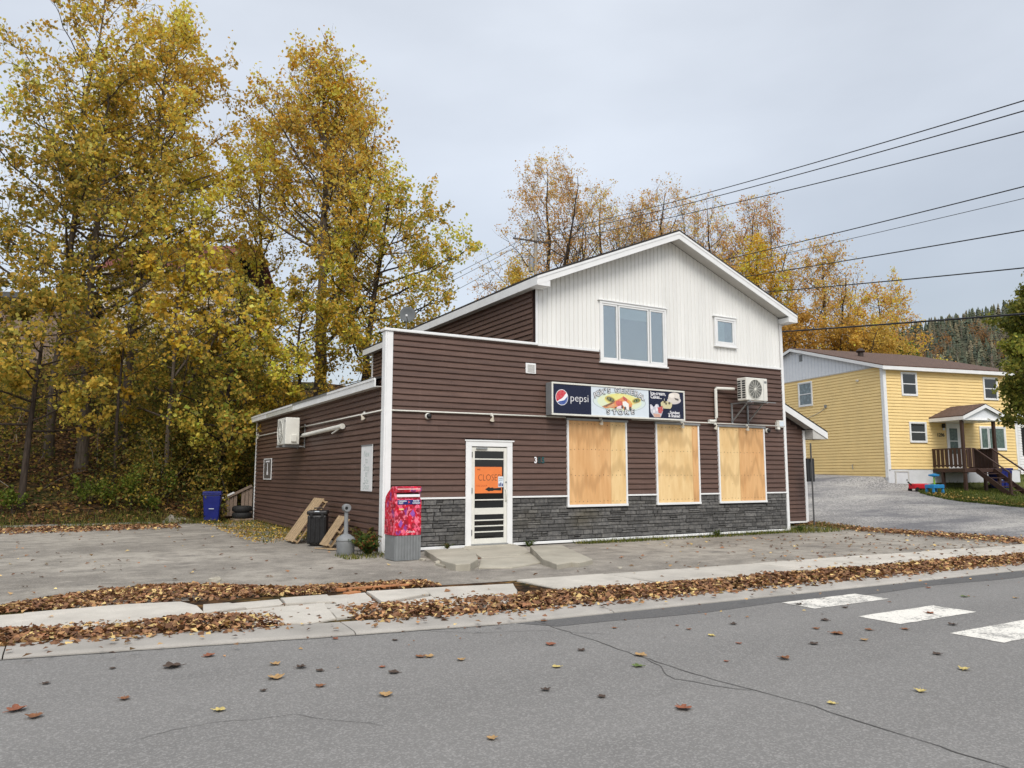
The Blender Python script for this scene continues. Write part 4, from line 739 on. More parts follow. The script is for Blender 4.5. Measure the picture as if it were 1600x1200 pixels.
for x_, y_ in ((255, 740), (400, 690), (420, 800), (330, 850)): g3(pe(x_, y_, 40, 55, 12), lin(228, 226, 232), 8)

# ---------------------------------------------------------------- heat pumps
def heat_pump(label, loc, rz, w_=0.80, d_=0.33, h_=0.64):
    o = thing('heat_pump', label, 'heat pump', loc, rz, None)      # local: front faces -Y
    b = MB().box(0, w_, -d_, 0, 0.03, h_).build('body', METALW, o, bevel=0.018)
    fc = (w_*0.40, h_*0.52); rad = h_*0.40; F = Matrix.Translation((fc[0], -d_-0.001, fc[1])) @ Matrix.Rotation(R(90), 4, 'X')
    MB().lathe([(rad, 0.0), (rad*0.98, 0.004)], 32, F).build('fan_recess', plain('fan_dark', lin(70, 72, 70), 0.7), o)
    g = MB()
    for k in range(7):
        rr_ = rad*(0.16+0.14*k); ring = [F @ Vector((rr_*math.cos(t), rr_*math.sin(t), 0.014)) for t in np.linspace(0, 2*math.pi, 29)]; g.tube(ring, 0.003 if k < 6 else 0.009, 4, False)
    for k in range(14):
        t = 2*math.pi*k/14; g.tube([F @ Vector((rad*0.1*math.cos(t), rad*0.1*math.sin(t), 0.016)), F @ Vector((rad*math.cos(t+0.15), rad*math.sin(t+0.15), 0.014))], 0.0045, 4)
    g.build('fan_grille', METALW, o); MB().lathe([(rad*0.13, 0.01), (rad*0.11, 0.022)], 16, F).build('fan_hub', METALW, o)
    MB().box(w_-0.16, w_-0.153, -d_-0.002, -d_+0.01, 0.06, h_-0.03).build('panel_seam', GREYM, o)
    lb = MB().box(w_-0.125, w_-0.03, -d_-0.003, -d_+0.001, h_-0.13, h_-0.07).build('badge', GREYM, o)
    for k in range(8):
        for x_ in (0.04, 0.20): MB().box(-0.002, 0.002, -d_+x_, -d_+x_+0.11, 0.09+k*0.062, 0.09+k*0.062+0.042).build('side_vent', DARK, o)
    vc = MB().box(w_-0.001, w_+0.05, -0.22, -0.08, 0.10, 0.28).build('valve_cover', METALW, o, bevel=0.006)
    for x_ in (0.12, w_-0.12): MB().box(x_-0.03, x_+0.03, -d_-0.01, 0.02, 0.0, 0.03).build('foot', GREYL, o)
    return o
hp = heat_pump('white heat pump bracketed high on the front wall beside the shop sign', (9.80, -0.36, 3.54), 0)
m = MB()
for x_ in (0.10, 0.70):
    m.box(x_-0.02, x_+0.02, 0.29, 0.325, -0.56, 0.0); m.bar((x_, 0.30, -0.02), (x_, -0.40, -0.02), 0.035, 0.035); m.bar((x_, 0.30, -0.50), (x_, -0.24, -0.04), 0.028, 0.028)
m.bar((-0.02, -0.36, -0.005), (1.06, -0.36, -0.005), 0.03, 0.02); m.build('bracket', GREYL, hp)
m = MB(); m.tube([(0.06, 0.16, 0.37), (-0.30, 0.24, 0.37), (-0.50, 0.27, 0.37), (-0.52, 0.27, 0.34), (-0.52, 0.27, -0.42), (-0.55, 0.27, -0.50), (-0.62, 0.27, -0.52), (-0.80, 0.27, -0.52)], 0.042, 10); m.build('line_cover', METALW, hp, smooth='auto')
hp2 = heat_pump('white heat pump on the shaded side wall under the lean-to eave', (-0.22, 7.0, 2.40), R(-90), 0.95, 0.38, 0.76)
m = MB()
for x_ in (0.12, 0.83): m.box(x_-0.02, x_+0.02, 0.16, 0.19, -0.06, 0.6); m.bar((x_, 0.17, -0.02), (x_, -0.42, -0.02), 0.035, 0.035)
m.build('bracket', GREYL, hp2)
def side_tube(pts, r_, n=10): return MB().tube(pts, r_, n)
lc = tag(side_tube([(-0.10, 6.1, 2.68), (-0.10, 2.65, 2.74)], 0.055, 12).build('pipe_cover', METALW, smooth='auto'), 'white pipe cover running level along the shaded side wall', 'pipe')
MB().tube([(-0.10, 2.66, 2.74), (-0.10, 2.58, 2.741)], 0.066, 12).build('end_cap', METALW, lc); MB().tube([(-0.10, 2.85, 2.69), (-0.13, 3.3, 2.60)], 0.018, 8).build('drain_hose', METALW, lc); MB().tube([(-0.12, 6.2, 2.66), (-0.25, 6.5, 2.6)], 0.02, 8).build('drain_hose', METALW, lc)
m = MB(); m.tube([(-0.3, 6.39, 2.95), (-0.26, 6.30, 2.80), (-0.14, 6.2, 2.72), (-0.05, 6.1, 2.9)], 0.009, 6); m.build('power_cable', BLACK, lc)

# ---------------------------------------------------------------- small fittings
def spot(label, loc, rz, grp=None):
    o = thing('spot_lamp', label, 'lamp', loc, rz)
    MB().lathe([(0.035, -0.03), (0.04, 0.0), (0.03, 0.015)], 14, Matrix.Rotation(R(90), 4, 'X')).build('base', METALW, o); MB().tube([(0, -0.02, 0), (0, -0.06, -0.05)], 0.011, 8).build('neck', METALW, o)
    MB().lathe([(0.018, 0.0), (0.022, -0.03), (0.05, -0.085), (0.052, -0.10), (0.03, -0.112)], 16, Matrix.Translation((0, -0.06, -0.045)) @ Matrix.Rotation(R(28), 4, 'X')).build('bulb', plain('bulb', lin(214, 206, 188), 0.3, 0.1), o, smooth='auto'); return o
spot('small white spot lamp on the conduit above the shop door', (2.48, -0.05, 2.93), 0); spot('white spot lamp under the sign over the widest orange plywood', (5.45, -0.1, 2.95), 0); spot('white spot lamp at the right end of the sign over the pale plywood', (8.05, -0.1, 2.95), 0); spot('white spot lamp beside the end of the heat pump pipe', (9.22, -0.1, 2.95), 0); spot('white spot lamp above the rightmost plywood window', (10.4, -0.1, 2.95), 0)
spot('white spot lamp on the side wall conduit by the front corner', (-0.05, 1.2, 2.95), R(-90)); spot('white spot lamp at the far end of the side wall', (-0.05, 12.3, 2.98), R(-90))
def dome(label, loc):
    o = thing('security_camera', label, 'camera', loc); B = Matrix.Rotation(R(90), 4, 'X')
    MB().lathe([(0.065, 0.0), (0.068, 0.035), (0.055, 0.055)], 20, B).build('base', METALW, o, smooth='auto'); MB().lathe([(0.058, 0.04), (0.054, 0.08), (0.036, 0.105), (0.012, 0.112)], 18, B @ Matrix.Rotation(R(12), 4, 'Y')).build('lens_housing', BLACK, o, smooth='auto'); return o
dome('round security camera on the brown wall above the mailbox', (0.93, -0.034, 2.84)); dome('round security camera right of the last boarded window', (11.24, -0.034, 2.83))
jb = thing('floodlight_box', 'white floodlight box at the right corner of the store', 'floodlight', (11.74, -0.03, 2.93)); MB().box(-0.10, 0.10, -0.10, 0, 0.0, 0.2).build('housing', METALW, jb, bevel=0.012); MB().box(-0.08, 0.08, -0.112, -0.101, 0.03, 0.17).build('lens', SIGNW, jb, bevel=0.006); MB().box(-0.14, -0.105, -0.08, 0, -0.05, 0.16).build('bracket', METALW, jb); MB().lathe([(0.03, 0), (0.045, -0.05), (0.03, -0.07)], 14, Matrix.Translation((-0.08, -0.07, 0))).build('sensor', METALW, jb)
# notices on the side wall
nb = thing('notice_board', 'tall white board with faded handwriting on the side wall by the corner', 'notice board', (-0.04, 0.6, 1.25))
MB().box(-0.012, 0, 0, 0.72, 0, 1.0).build('board', SIGNW if False else WHITE, nb, bevel=0.004); MB().box(-0.02, -0.0125, 0, 0.72, 0.97, 1.0).build('top_strip', GREYM, nb)
FSIDE = Matrix.Translation((-0.0135, 0.36, 0)) @ Matrix(((0, 0, -1, 0), (-1, 0, 0, 0), (0, 1, 0, 0), (0, 0, 0, 1)))
INKF = plain('ink_faded', lin(186, 196, 192), 0.7, 0.05)
for s_, zz in (('New', 0.80), ('to', 0.66), ('Shop', 0.50), ('at', 0.37), ('Side', 0.22), ('Door', 0.10)): txt('lettering', s_, 0.2, INKF, nb, Matrix.Translation((0, 0, zz)) @ FSIDE, 'CENTER', 0.0, 0.0004, 0.9)
n2 = thing('framed_notice', 'small grey framed notice near the far end of the side wall', 'notice', (-0.04, 10.1, 1.48)); MB().box(-0.012, 0, 0, 1.05, 0, 0.62).build('sheet', plain('notice_grey', lin(96, 90, 86), 0.6), n2)
m = MB(); m.box(-0.02, 0, -0.03, 0.0, -0.03, 0.65); m.box(-0.02, 0, 1.05, 1.08, -0.03, 0.65); m.box(-0.02, 0, 0, 1.05, 0.62, 0.65); m.box(-0.02, 0, 0, 1.05, -0.03, 0); m.build('frame', WHITE, n2); m = MB(); m.box(-0.0155, -0.0125, 0.42, 0.62, 0.12, 0.22); m.box(-0.0155, -0.0125, 0.49, 0.57, 0.22, 0.5); m.build('symbol', INKW, n2); MB().box(-0.0155, -0.0125, 0.25, 0.8, 0.53, 0.58).build('heading', INKW, n2)
# satellite dish on the lean-to roof
dp = fac(637, 491, 7.6); ds = thing('satellite_dish', 'grey satellite dish above the false-front parapet', 'satellite dish', (dp[0], 7.6, 6.2))
hz = dp[2]-6.2; MB().tube([(0, 0.1, -0.1), (0, 0.1, hz-0.1), (0, 0.05, hz)], 0.025, 8).build('mast', GREYL, ds); Dm = Matrix.Translation((0, 0, hz)) @ Matrix.Rotation(R(-24), 4, 'Z') @ Matrix.Rotation(R(84), 4, 'X')
MB().lathe([(0.02, -0.045), (0.15, -0.035), (0.245, -0.005), (0.255, 0.0), (0.245, 0.002), (0.15, -0.025), (0.01, -0.036)], 26, Dm).build('reflector', plain('dish_grey', lin(92, 96, 98), 0.6, 0.06), ds, smooth='auto')
MB().tube([Dm @ Vector((0, -0.24, 0.0)), Dm @ Vector((-0.02, -0.16, 0.28))], 0.012, 8).build('arm', GREYL, ds); MB().box(-0.035, 0.025, -0.025, 0.025, -0.03, 0.03, Matrix.Translation(Dm @ Vector((-0.02, -0.14, 0.3)))).build('receiver', WHITE, ds, bevel=0.01)
# sign panel on a post by the extension
ps = thing('post_sign', 'narrow dark sign panel on a thin post by the driveway', 'sign', (13.86, 0.62, 0)); MB().tube([(0, 0, -0.1), (0, 0, 2.56)], 0.024, 8).build('post', plain('post_grey', lin(86, 86, 86), 0.5), ps)
MB().box(-0.16, 0.17, -0.045, 0.0, 1.40, 2.10, Matrix.Translation((0, 0.075, 0))).build('panel', plain('panel_dark', lin(44, 45, 46), 0.5), ps, bevel=0.006); MB().box(-0.02, 0.02, 0.02, 0.035, 1.5, 2.0).build('clamp', GREYL, ps)

# ---------------------------------------------------------------- mailbox
mb = thing('street_mailbox', 'red patterned street mailbox on ribbed grey base at the store corner', 'mailbox', (-0.06, -1.2, 0.02), R(1))
hw = 0.265
def yz(poly, x0, x1):                       # extrude a (y, z) outline along X
    n = len(poly); m = MB(); m.add([(x0, *p) for p in poly]+[(x1, *p) for p in poly], [tuple(range(n)), tuple(range(2*n-1, n-1, -1))]+[(i, i+n, (i+1) % n+n, (i+1) % n) for i in range(n)]); return m
yz([(-0.27, 0.455), (-0.27, 1.12), (-0.215, 1.135), (-0.215, 1.245), (-0.27, 1.27), (-0.27, 1.345), (-0.24, 1.365), (-0.08, 1.36), (0.14, 1.24), (0.24, 1.16), (0.27, 1.06), (0.27, 0.455)], -hw, hw).build('box', MAILM, mb, bevel=0.012)
MB().box(-hw+0.02, hw-0.02, -0.255, 0.255, 0.0, 0.455).build('base', GREYM, mb)
for k in range(9): x_ = -hw+0.035+k*0.0575; MB().box(x_, x_+0.03, -0.27, -0.256, 0.0, 0.45).build('rib', GREYM, mb, bevel=0.004)
for k in range(9): y_ = -0.25+k*0.0575; MB().box(-hw+0.006, -hw+0.0195, y_, y_+0.03, 0.0, 0.45).build('rib', GREYM, mb, bevel=0.004)
MB().box(-0.225, 0.235, -0.262, -0.22, 1.165, 1.215).build('letter_flap', INKW, mb, bevel=0.008); MB().box(-0.225, 0.235, -0.277, -0.271, 1.305, 1.325).build('label_strip', plain('label_pink', lin(236, 190, 186), 0.5), mb); MB().box(-0.22, 0.23, -0.225, -0.216, 1.22, 1.243).build('slot', DARK, mb)
pp = MB().box(-0.225, 0.235, -0.278, -0.2715, 1.03, 1.115).build('name_plate', POSTBLUE, mb)
for s_, x_, z_ in (('CANADA', -0.125, 1.092), ('POST', -0.155, 1.053), ('POSTES', 0.15, 1.092), ('CANADA', 0.155, 1.053)): txt('lettering', s_, 0.038, INKW, pp, at_face(x_, -0.2785, z_), 'CENTER', 0.001, 0.0003)
MB().extr([(-0.02, 1.045), (0.03, 1.072), (-0.02, 1.102), (-0.005, 1.072)], -0.2795, -0.2782).build('emblem', plain('emblem_red', lin(230, 80, 90), 0.4), pp)
txt('lettering', 'Canada', 0.058, INKW, mb, at_face(0.05, -0.2712, 0.525), 'CENTER', 0.0, 0.0003); MB().box(-0.19, -0.10, -0.275, -0.271, 0.93, 0.955).build('collection_label', plain('label_cream', lin(226, 206, 140), 0.5), mb)
MB().extr([(0.03, 0.86), (0.08, 0.80), (0.13, 0.86), (0.09, 0.94)], -0.2725, -0.2712).build('print_diamond', plain('print_purple', lin(150, 84, 170), 0.4), mb); MB().extr([(-0.2, 0.66), (-0.16, 0.60), (-0.11, 0.68), (-0.15, 0.75)], -0.2725, -0.2712).build('print_diamond', plain('print_purple', lin(150, 84, 170), 0.4), mb)
# ---------------------------------------------------------------- smoker's post
ap = thing('cigarette_receptacle', 'grey bell-shaped cigarette receptacle with upright tube', 'ash bin', (-0.74, 0.12, 0.02)); MB().lathe([(0.165, 0), (0.175, 0.02), (0.18, 0.27), (0.19, 0.28), (0.19, 0.30), (0.165, 0.34), (0.09, 0.39), (0.05, 0.41)], 24).build('bucket', GREYM, ap, smooth='auto')
MB().lathe([(0.05, 0.405), (0.043, 0.44), (0.038, 0.88), (0.04, 0.90)], 16).build('tube', GREYM, ap, smooth='auto'); MB().lathe([(0.075, -0.075), (0.08, -0.06), (0.08, 0.06), (0.07, 0.07)], 20, Matrix.Translation((0, 0, 0.92)) @ Matrix.Rotation(R(90), 4, 'X')).build('head', GREYM, ap, smooth='auto'); MB().lathe([(0.03, 0.0), (0.03, 0.006)], 14, Matrix.Translation((-0.02, -0.072, 0.92)) @ Matrix.Rotation(R(90), 4, 'X') @ Matrix.Translation((0, 0, -0.002))).build('opening', DARK, ap)
MB().tube([(0.17*math.cos(t), 0.17*math.sin(t), 0.33+0.05*math.sin(t*1.5)) for t in np.linspace(-0.6, 1.6, 8)], 0.006, 6).build('carry_loop', BLACK, ap)
# ---------------------------------------------------------------- pallets and black case by the side wall
def pallet(label, base, y0, ln, ht, top_x, nb, tw=0.0):
    """boards leaning on the side wall: base x, y range, leaning height"""
    o = thing('wooden_pallet', label, 'pallet', (0, 0, 0)); bx_, z0 = base
    d = Vector((top_x-bx_, tw, ht)); L_ = d.length; d.normalize(); yv = Vector((0, 1, 0)); nrm = yv.cross(d).normalized(); nrm = -nrm if nrm.x > 0 else nrm
    M = Matrix.Translation((bx_, y0, z0)) @ Matrix((d, yv, nrm)).transposed().to_4x4(); bw = ln/nb
    for k in range(nb): MB().box(rs.uniform(-0.01, 0.01), L_, k*bw+0.012, (k+1)*bw-0.012, 0.062, 0.08, M).build('board', WOODN, o)
    for x_ in (0.03, L_*0.5, L_-0.07): MB().box(x_, x_+0.04, 0.0, ln, -0.028, 0.061, M).build('stringer', WOODN, o)
    for k in (0, nb-1): MB().box(0, L_, k*bw+0.02, (k+1)*bw-0.02, -0.046, -0.0285, M).build('board', WOODN, o)
    return o
pallet('tall wooden pallet leaning on the side wall behind the black case', (-1.02, 0.03), 2.95, 0.85, 0.97, -0.32, 5); pallet('short wooden pallet leaning on the side wall before the black case', (-0.66, 0.03), 1.50, 0.55, 0.62, -0.24, 3)
bc = thing('black_tote', 'tall black plastic rolling tote standing against the side wall', 'tote', (-0.66, 2.42, 0.02), R(-22)); MB().box(-0.21, 0.21, -0.24, 0.24, 0.05, 0.68).build('body', BLACK, bc, bevel=0.03); MB().box(-0.225, 0.225, -0.255, 0.255, 0.685, 0.78).build('lid', BLACK, bc, bevel=0.03)
for x_ in (-0.15, -0.05, 0.05, 0.15): MB().box(x_-0.018, x_+0.018, -0.262, -0.241, 0.1, 0.64).build('rib', BLACK, bc, bevel=0.006)
for x_ in (-0.12, 0.12): MB().box(x_-0.03, x_+0.03, -0.275, -0.256, 0.64, 0.75).build('latch', BLACK, bc, bevel=0.005)
MB().tube([(-0.1, 0, 0.78), (-0.09, 0, 0.83), (0.09, 0, 0.83), (0.1, 0, 0.78)], 0.014, 8).build('handle', BLACK, bc); MB().box(-0.05, 0.05, -0.258, -0.2555, 0.755, 0.775).build('label', SIGNW, bc)
for x_ in (-0.17, 0.17): MB().tube([(x_-0.02, 0.2, 0.06), (x_+0.02, 0.2, 0.06)], 0.06, 14).build('wheel', RUBBER, bc)
# scrap wood on the ground
for i, (a, b, l_) in enumerate((((-0.80, 1.15), (-0.35, 0.95), 'short broken board lying by the short pallet'), ((-0.95, 1.55), (-0.62, 1.05), 'splintered lath lying between pallet and ash bin'))):
    o_ = MB().bar((*a, 0.04), (*b, 0.05), 0.09-0.04*i, 0.022).build('scrap_board', WOODN); tag(o_, l_, 'board')
# ---------------------------------------------------------------- blue bin, ramp, tyres at the back
def wheelie(label, loc, rz, h_=1.0, w_=0.56, mat=BLUE):
    o = thing('wheeled_bin', label, 'bin', loc, rz); a, b = w_*0.40, w_*0.5; m = MB()
    vs = [(sx_*r_, sy_*r_*1.05, z_) for r_, z_ in ((a, 0.03), (b, h_*0.88)) for sx_, sy_ in ((-1, -1), (1, -1), (1, 1), (-1, 1))]
    m.add(vs, [(0, 3, 2, 1), (4, 5, 6, 7)]+[(i, (i+1) % 4, 4+(i+1) % 4, 4+i) for i in range(4)]).build('body', mat, o, bevel=0.03)
    MB().box(-b-0.02, b+0.02, -b*1.05-0.03, b*1.05+0.02, h_*0.885, h_*0.925).build('rim', mat, o, bevel=0.012); MB().slab([(-b-0.01, -b*1.05-0.04), (b+0.01, -b*1.05-0.04), (b+0.01, b*1.05+0.02), (-b-0.01, b*1.05+0.02)], h_*0.928, h_, 0.12).build('lid', mat, o, bevel=0.008)
    MB().tube([(-b*0.8, b*1.05+0.07, h_*0.9), (b*0.8, b*1.05+0.07, h_*0.9)], 0.016, 8).build('handle', mat, o)
    for x_ in (-1, 1): MB().tube([(x_*a-0.03, a*1.05, 0.1), (x_*a+0.03, a*1.05, 0.1)], 0.1, 16).build('wheel', RUBBER, o)
    MB().box(-0.08, 0.08, -a*1.05-0.075, -a*1.05-0.062, h_*0.42, h_*0.44).build('sticker', SIGNW, o); return o
wheelie('blue wheeled bin beside the wooden stair at the wooded bank', (-1.40, 12.55, 0.05), R(-14))
rp = thing('wooden_stair', 'weathered board-sided stair with sloping rail behind the lean-to', 'stair', (0, 0, 0)); ya = 13.15
bt = lambda x_: 0.72+0.52*(x_+1.05)/1.05
for k in range(8):
    x_ = -1.0+k*0.128
    if k == 4: continue
    MB().extr([(x_, 0.18), (x_+0.112, 0.18), (x_+0.112, bt(x_+0.112)-0.06), (x_, bt(x_)-0.06)], ya, ya+0.022).build('board', WOODG, rp)
MB().bar((-1.22, ya-0.02, bt(-1.22)), (-0.03, ya-0.02, bt(-0.03)), 0.09, 0.075).build('rail', WOODG, rp); MB().bar((-1.12, ya-0.03, bt(-1.12)+0.06), (-0.62, ya-0.03, bt(-0.62)+0.06), 0.12, 0.045).build('rail_cap', WHITE, rp)
for x_ in (-1.1, -0.55, -0.05): MB().box(x_-0.045, x_+0.045, ya+0.024, ya+0.11, 0.0, bt(x_)-0.05).build('post', WOODG, rp)
for k in range(3): MB().box(-1.35+k*0.28, -1.02+k*0.28, ya+0.12, ya+1.1, 0.1+k*0.17, 0.14+k*0.17).build('tread', WOODG, rp)
for k, l_ in enumerate(('old car tyre at the bottom of the stack by the wooden stair', 'old car tyre on top of the stack by the wooden stair')):
    o_ = thing('car_tyre', l_, 'tyre', (-0.42, 12.62, 0.12+k*0.215), 0, 'stacked tyres'); MB().lathe([(0.19, 0.03), (0.24, 0.0), (0.30, 0.015), (0.33, 0.06), (0.33, 0.15), (0.30, 0.195), (0.24, 0.21), (0.19, 0.18), (0.2, 0.10)], 26).build('carcass', RUBBER, o_, smooth='auto')
tag(MB().box(-0.75, -0.1, 12.35, 12.9, 0.0, 0.12).build('timber_block', WOODG), 'low timber block under the stacked tyres', 'block')
# ---------------------------------------------------------------- yellow house (local axes: X along the front, Y back, Z from the siding foot)
yh = thing('yellow_house', 'two-storey yellow clapboard house with brown roof and front porch', 'house', HP, HA)
W_, D_, E_, RY, RZ2 = 8.3, 12.8, 4.93, 6.4, 6.72
FR = Frame((0, 0, 0), (1, 0, 0), (0, -1, 0)); FL = Frame((0, 0, 0), (0, 1, 0), (-1, 0, 0))
P2 = [(0.0, 0.0), (0.03, 0.0), (0.032, 0.008), (0.022, 0.10), (0.004, 0.128), (0.002, 0.149), (0.0, 0.149)]
def lap(fr, u0, u1, z0, z1, holes, exp=0.15):
    m = MB(); z = z0
    while z < z1-0.02:
        for s, e in cut(u0, u1, [(h[0], h[1]) for h in holes if h[2] < z+exp/2 < h[3]]):
            k = len(P2); vs = [fr.p(s, d, min(z+dz, z1)) for d, dz in P2]+[fr.p(e, d, min(z+dz, z1)) for d, dz in P2]; m.add(vs, [(i, (i+1) % k, k+(i+1) % k, k+i) for i in range(k)])
        z += exp
    return m
core = MB().extr([(0.01, -1.3), (W_-0.01, -1.3), (W_-0.01, E_), (0.01, E_)], 0.01, D_).build('wall', YELLOW, yh)
yw = [(1.04, 2.01, 3.53, 4.69), (6.24, 7.20, 3.48, 4.64), (1.37, 2.42, 1.27, 2.28), (3.66, 4.72, 0.02, 2.32), (5.78, 7.50, 0.95, 2.15)]
tag(lap(FR, 0.12, W_-0.12, 0.0, E_, yw).build('siding', YELLOW, core), kind='stuff'); lw = [(4.95, 6.08, 3.45, 4.79), (4.48, 5.1, 1.62, 2.27)]
tag(lap(FL, 0.12, D_-0.1, -0.38, E_-0.02, lw).build('siding', YELLOW, core), kind='stuff')
tag(lap(Frame((W_, 0, 0), (0, 1, 0), (1, 0, 0)), 0.12, D_-0.1, 0.0, E_-0.02, []).build('siding', YELLOW, core), kind='stuff')
FND = plain('foundation_white', lin(214, 216, 218), 0.8, 0.08, 2, 0.15)
fd = MB().box(-0.002, W_+0.002, 0.0, 0.3, -1.5, -0.005).build('foundation', FND, yh)
for a, b, c, d in ((-0.02, 0.13, -0.05, -0.002), (W_-0.13, W_+0.02, -0.05, -0.002)): MB().box(a, b, c, d, -0.02, E_).build('corner_post', WHITE, yh)
MB().box(-0.05, -0.021, -0.05, 0.13, -0.4, E_).build('corner_post', WHITE, yh)
gl_ = MB().add([(-0.025, 0.05, E_), (-0.025, D_-0.05, E_), (-0.025, RY, RZ2-0.05), (0.02, 0.05, E_), (0.02, D_-0.05, E_), (0.02, RY, RZ2-0.05)], [(0, 2, 1), (3, 4, 5), (0, 1, 4, 3), (1, 2, 5, 4), (2, 0, 3, 5)]).build('gable_wall', plain('gable_pale', lin(226, 230, 234), 0.55, 0.04), yh)
y_ = 0.25
while y_ < D_-0.2:
    zt = RZ2-0.08-(RZ2-E_)/RY*abs(y_-RY)
    if zt > E_+0.06: MB().box(-0.034, -0.0255, y_, y_+0.012, E_+0.01, zt).build('groove_batten', plain('gable_rib', lin(200, 206, 214), 0.55, 0.04), gl_)
    y_ += 0.26
MB().box(-0.04, -0.026, RY-0.75, RY-0.5, RZ2-0.75, RZ2-0.4).build('gable_vent', GREYM, yh); MB().box(-0.045, -0.003, 0.1, D_-0.1, E_-0.02, E_+0.03).build('trim', SOFFIT, yh)
sl2 = (RZ2-E_)/RY; ovh = 0.22
for sg_ in (0, 1):
    ye = -0.28 if sg_ == 0 else D_+0.28; ze = RZ2+0.06-sl2*abs(ye-RY)
    rf = yz([(RY, RZ2+0.06), (ye, ze), (ye, ze+0.05), (RY, RZ2+0.11)], -ovh, W_+ovh).build('roof', ROOFB, yh)
    yz([(RY, RZ2+0.057), (ye, ze-0.003), (ye, ze-0.16), (RY, RZ2-0.10)], -ovh-0.02, -ovh+0.004).build('rake_board', WHITE, rf); MB().box(-ovh+0.005, W_+ovh, min(ye, ye+0.02*(1-2*sg_)), max(ye, ye+0.02*(1-2*sg_)), ze-0.17, ze-0.003).build('fascia', WHITE, rf)
    MB().box(-ovh+0.006, W_+ovh-0.01, min(ye+0.03, 0.0) if sg_ == 0 else D_, -0.005 if sg_ == 0 else ye-0.03, ze-0.165, ze-0.15).build('soffit', WHITE, rf)
rv = MB().lathe([(0.14, 0), (0.14, 0.22), (0.2, 0.24), (0.24, 0.30), (0.2, 0.36), (0.12, 0.42), (0.1, 0.45)], 18).build('roof_vent', plain('vent_brown', lin(62, 50, 44), 0.6), yh, smooth='auto')
hd = ray(1345, 557); hd = hd/np.linalg.norm(hd[:2]); 
for a_ in np.arange(30, 60, 0.05):
    q_ = C0+hd*a_-HP; ly = q_[0]*HUY[0]+q_[1]*HUY[1]; lx = q_[0]*HUX[0]+q_[1]*HUX[1]
    if q_[2] < RZ2+0.1-sl2*abs(ly-RY): break
rv.location = (max(0.5, lx), ly, RZ2+0.08-sl2*abs(ly-RY))
for i, wd in enumerate((yw[0], yw[1], yw[2])): glazed(yh, wd, [(0, 1)], sill=False, drip=False, glass=GLASSD, fw=0.07, bar=0.5)
CURT = plain('curtain_pattern', lin(86, 104, 98), 0.35, 0.45, 9, 0.1)
glazed(yh, yw[4], [(0, 0.31), (0.33, 1)], sill=False, drip=False, glass=CURT, fw=0.07)
# side windows, built facing -Y then turned onto the left wall
for wd in lw:
    wdw = glazed(yh, (-wd[1], -wd[0], wd[2], wd[3]), [(0, 1)], sill=False, drip=False, glass=plain('net_curtain', lin(126, 140, 146), 0.25, 0.3, 6, 0.05), fw=0.07, bar=0.5); wdw.rotation_euler = (0, 0, R(-90))
dd = MB().box(3.72, 4.66, -0.03, -0.003, 0.05, 2.26).build('door', WHITE, yh); m = MB(); m.box(3.66, 3.72, -0.06, -0.004, 0.02, 2.26); m.box(4.66, 4.72, -0.06, -0.004, 0.02, 2.26); m.box(3.66, 4.72, -0.06, -0.004, 2.26, 2.32); m.build('casing', WHITE, dd); MB().box(3.86, 4.34, -0.045, -0.031, 0.75, 2.0).build('pane', CURT, dd); MB().box(3.84, 4.36, -0.05, -0.046, 1.36, 1.40).build('glazing_bar', WHITE, dd); MB().tube([(4.56, -0.03, 1.05), (4.56, -0.08, 1.05)], 0.03, 10).build('knob', GREYL, dd)
fdd = MB().box(0.42, 1.12, -0.03, -0.003, -1.0, -0.14).build('cellar_door', FND, yh); m = MB(); m.box(0.36, 0.42, -0.05, -0.003, -1.0, -0.08); m.box(1.12, 1.18, -0.05, -0.003, -1.0, -0.08); m.box(0.42, 1.12, -0.05, -0.003, -0.14, -0.08); m.build('casing', SOFFIT, fdd); MB().box(1.02, 1.06, -0.05, -0.031, -0.55, -0.48).build('latch', BLACK, fdd)
txt('number', '1296', 0.24, INKD, yh, at_face(3.28, -0.045, 1.66), 'CENTER', 0.004, 0.004)
pl_ = MB().box(3.40, 3.52, -0.14, -0.02, 2.0, 2.22).build('porch_lamp', BLACK, yh, bevel=0.02); MB().lathe([(0.04, 0), (0.055, 0.1)], 12, Matrix.Translation((3.46, -0.08, 1.9))).build('lamp_glass', SIGNW, pl_)
MB().lathe([(0.06, 0.0), (0.06, 0.05), (0.03, 0.12)], 12, Matrix.Translation((-0.03, 1.6, 4.4)) @ Matrix.Rotation(R(-90), 4, 'Y')).build('dryer_vent', SOFFIT, yh); MB().box(-0.10, -0.02, 3.9, 4.02, 3.25, 3.4).build('utility_box', GREYM, yh)
MB().tube([(-0.04, 3.95, 3.25), (-0.035, 4.6, 3.0), (-0.035, 5.6, 2.75)], 0.012, 6).build('cable', SOFFIT, yh); MB().tube([(-0.05, 2.2, 0.25), (-0.12, 2.2, 0.2), (-0.12, 2.15, 0.0)], 0.02, 6).build('tap', GREYM, yh)
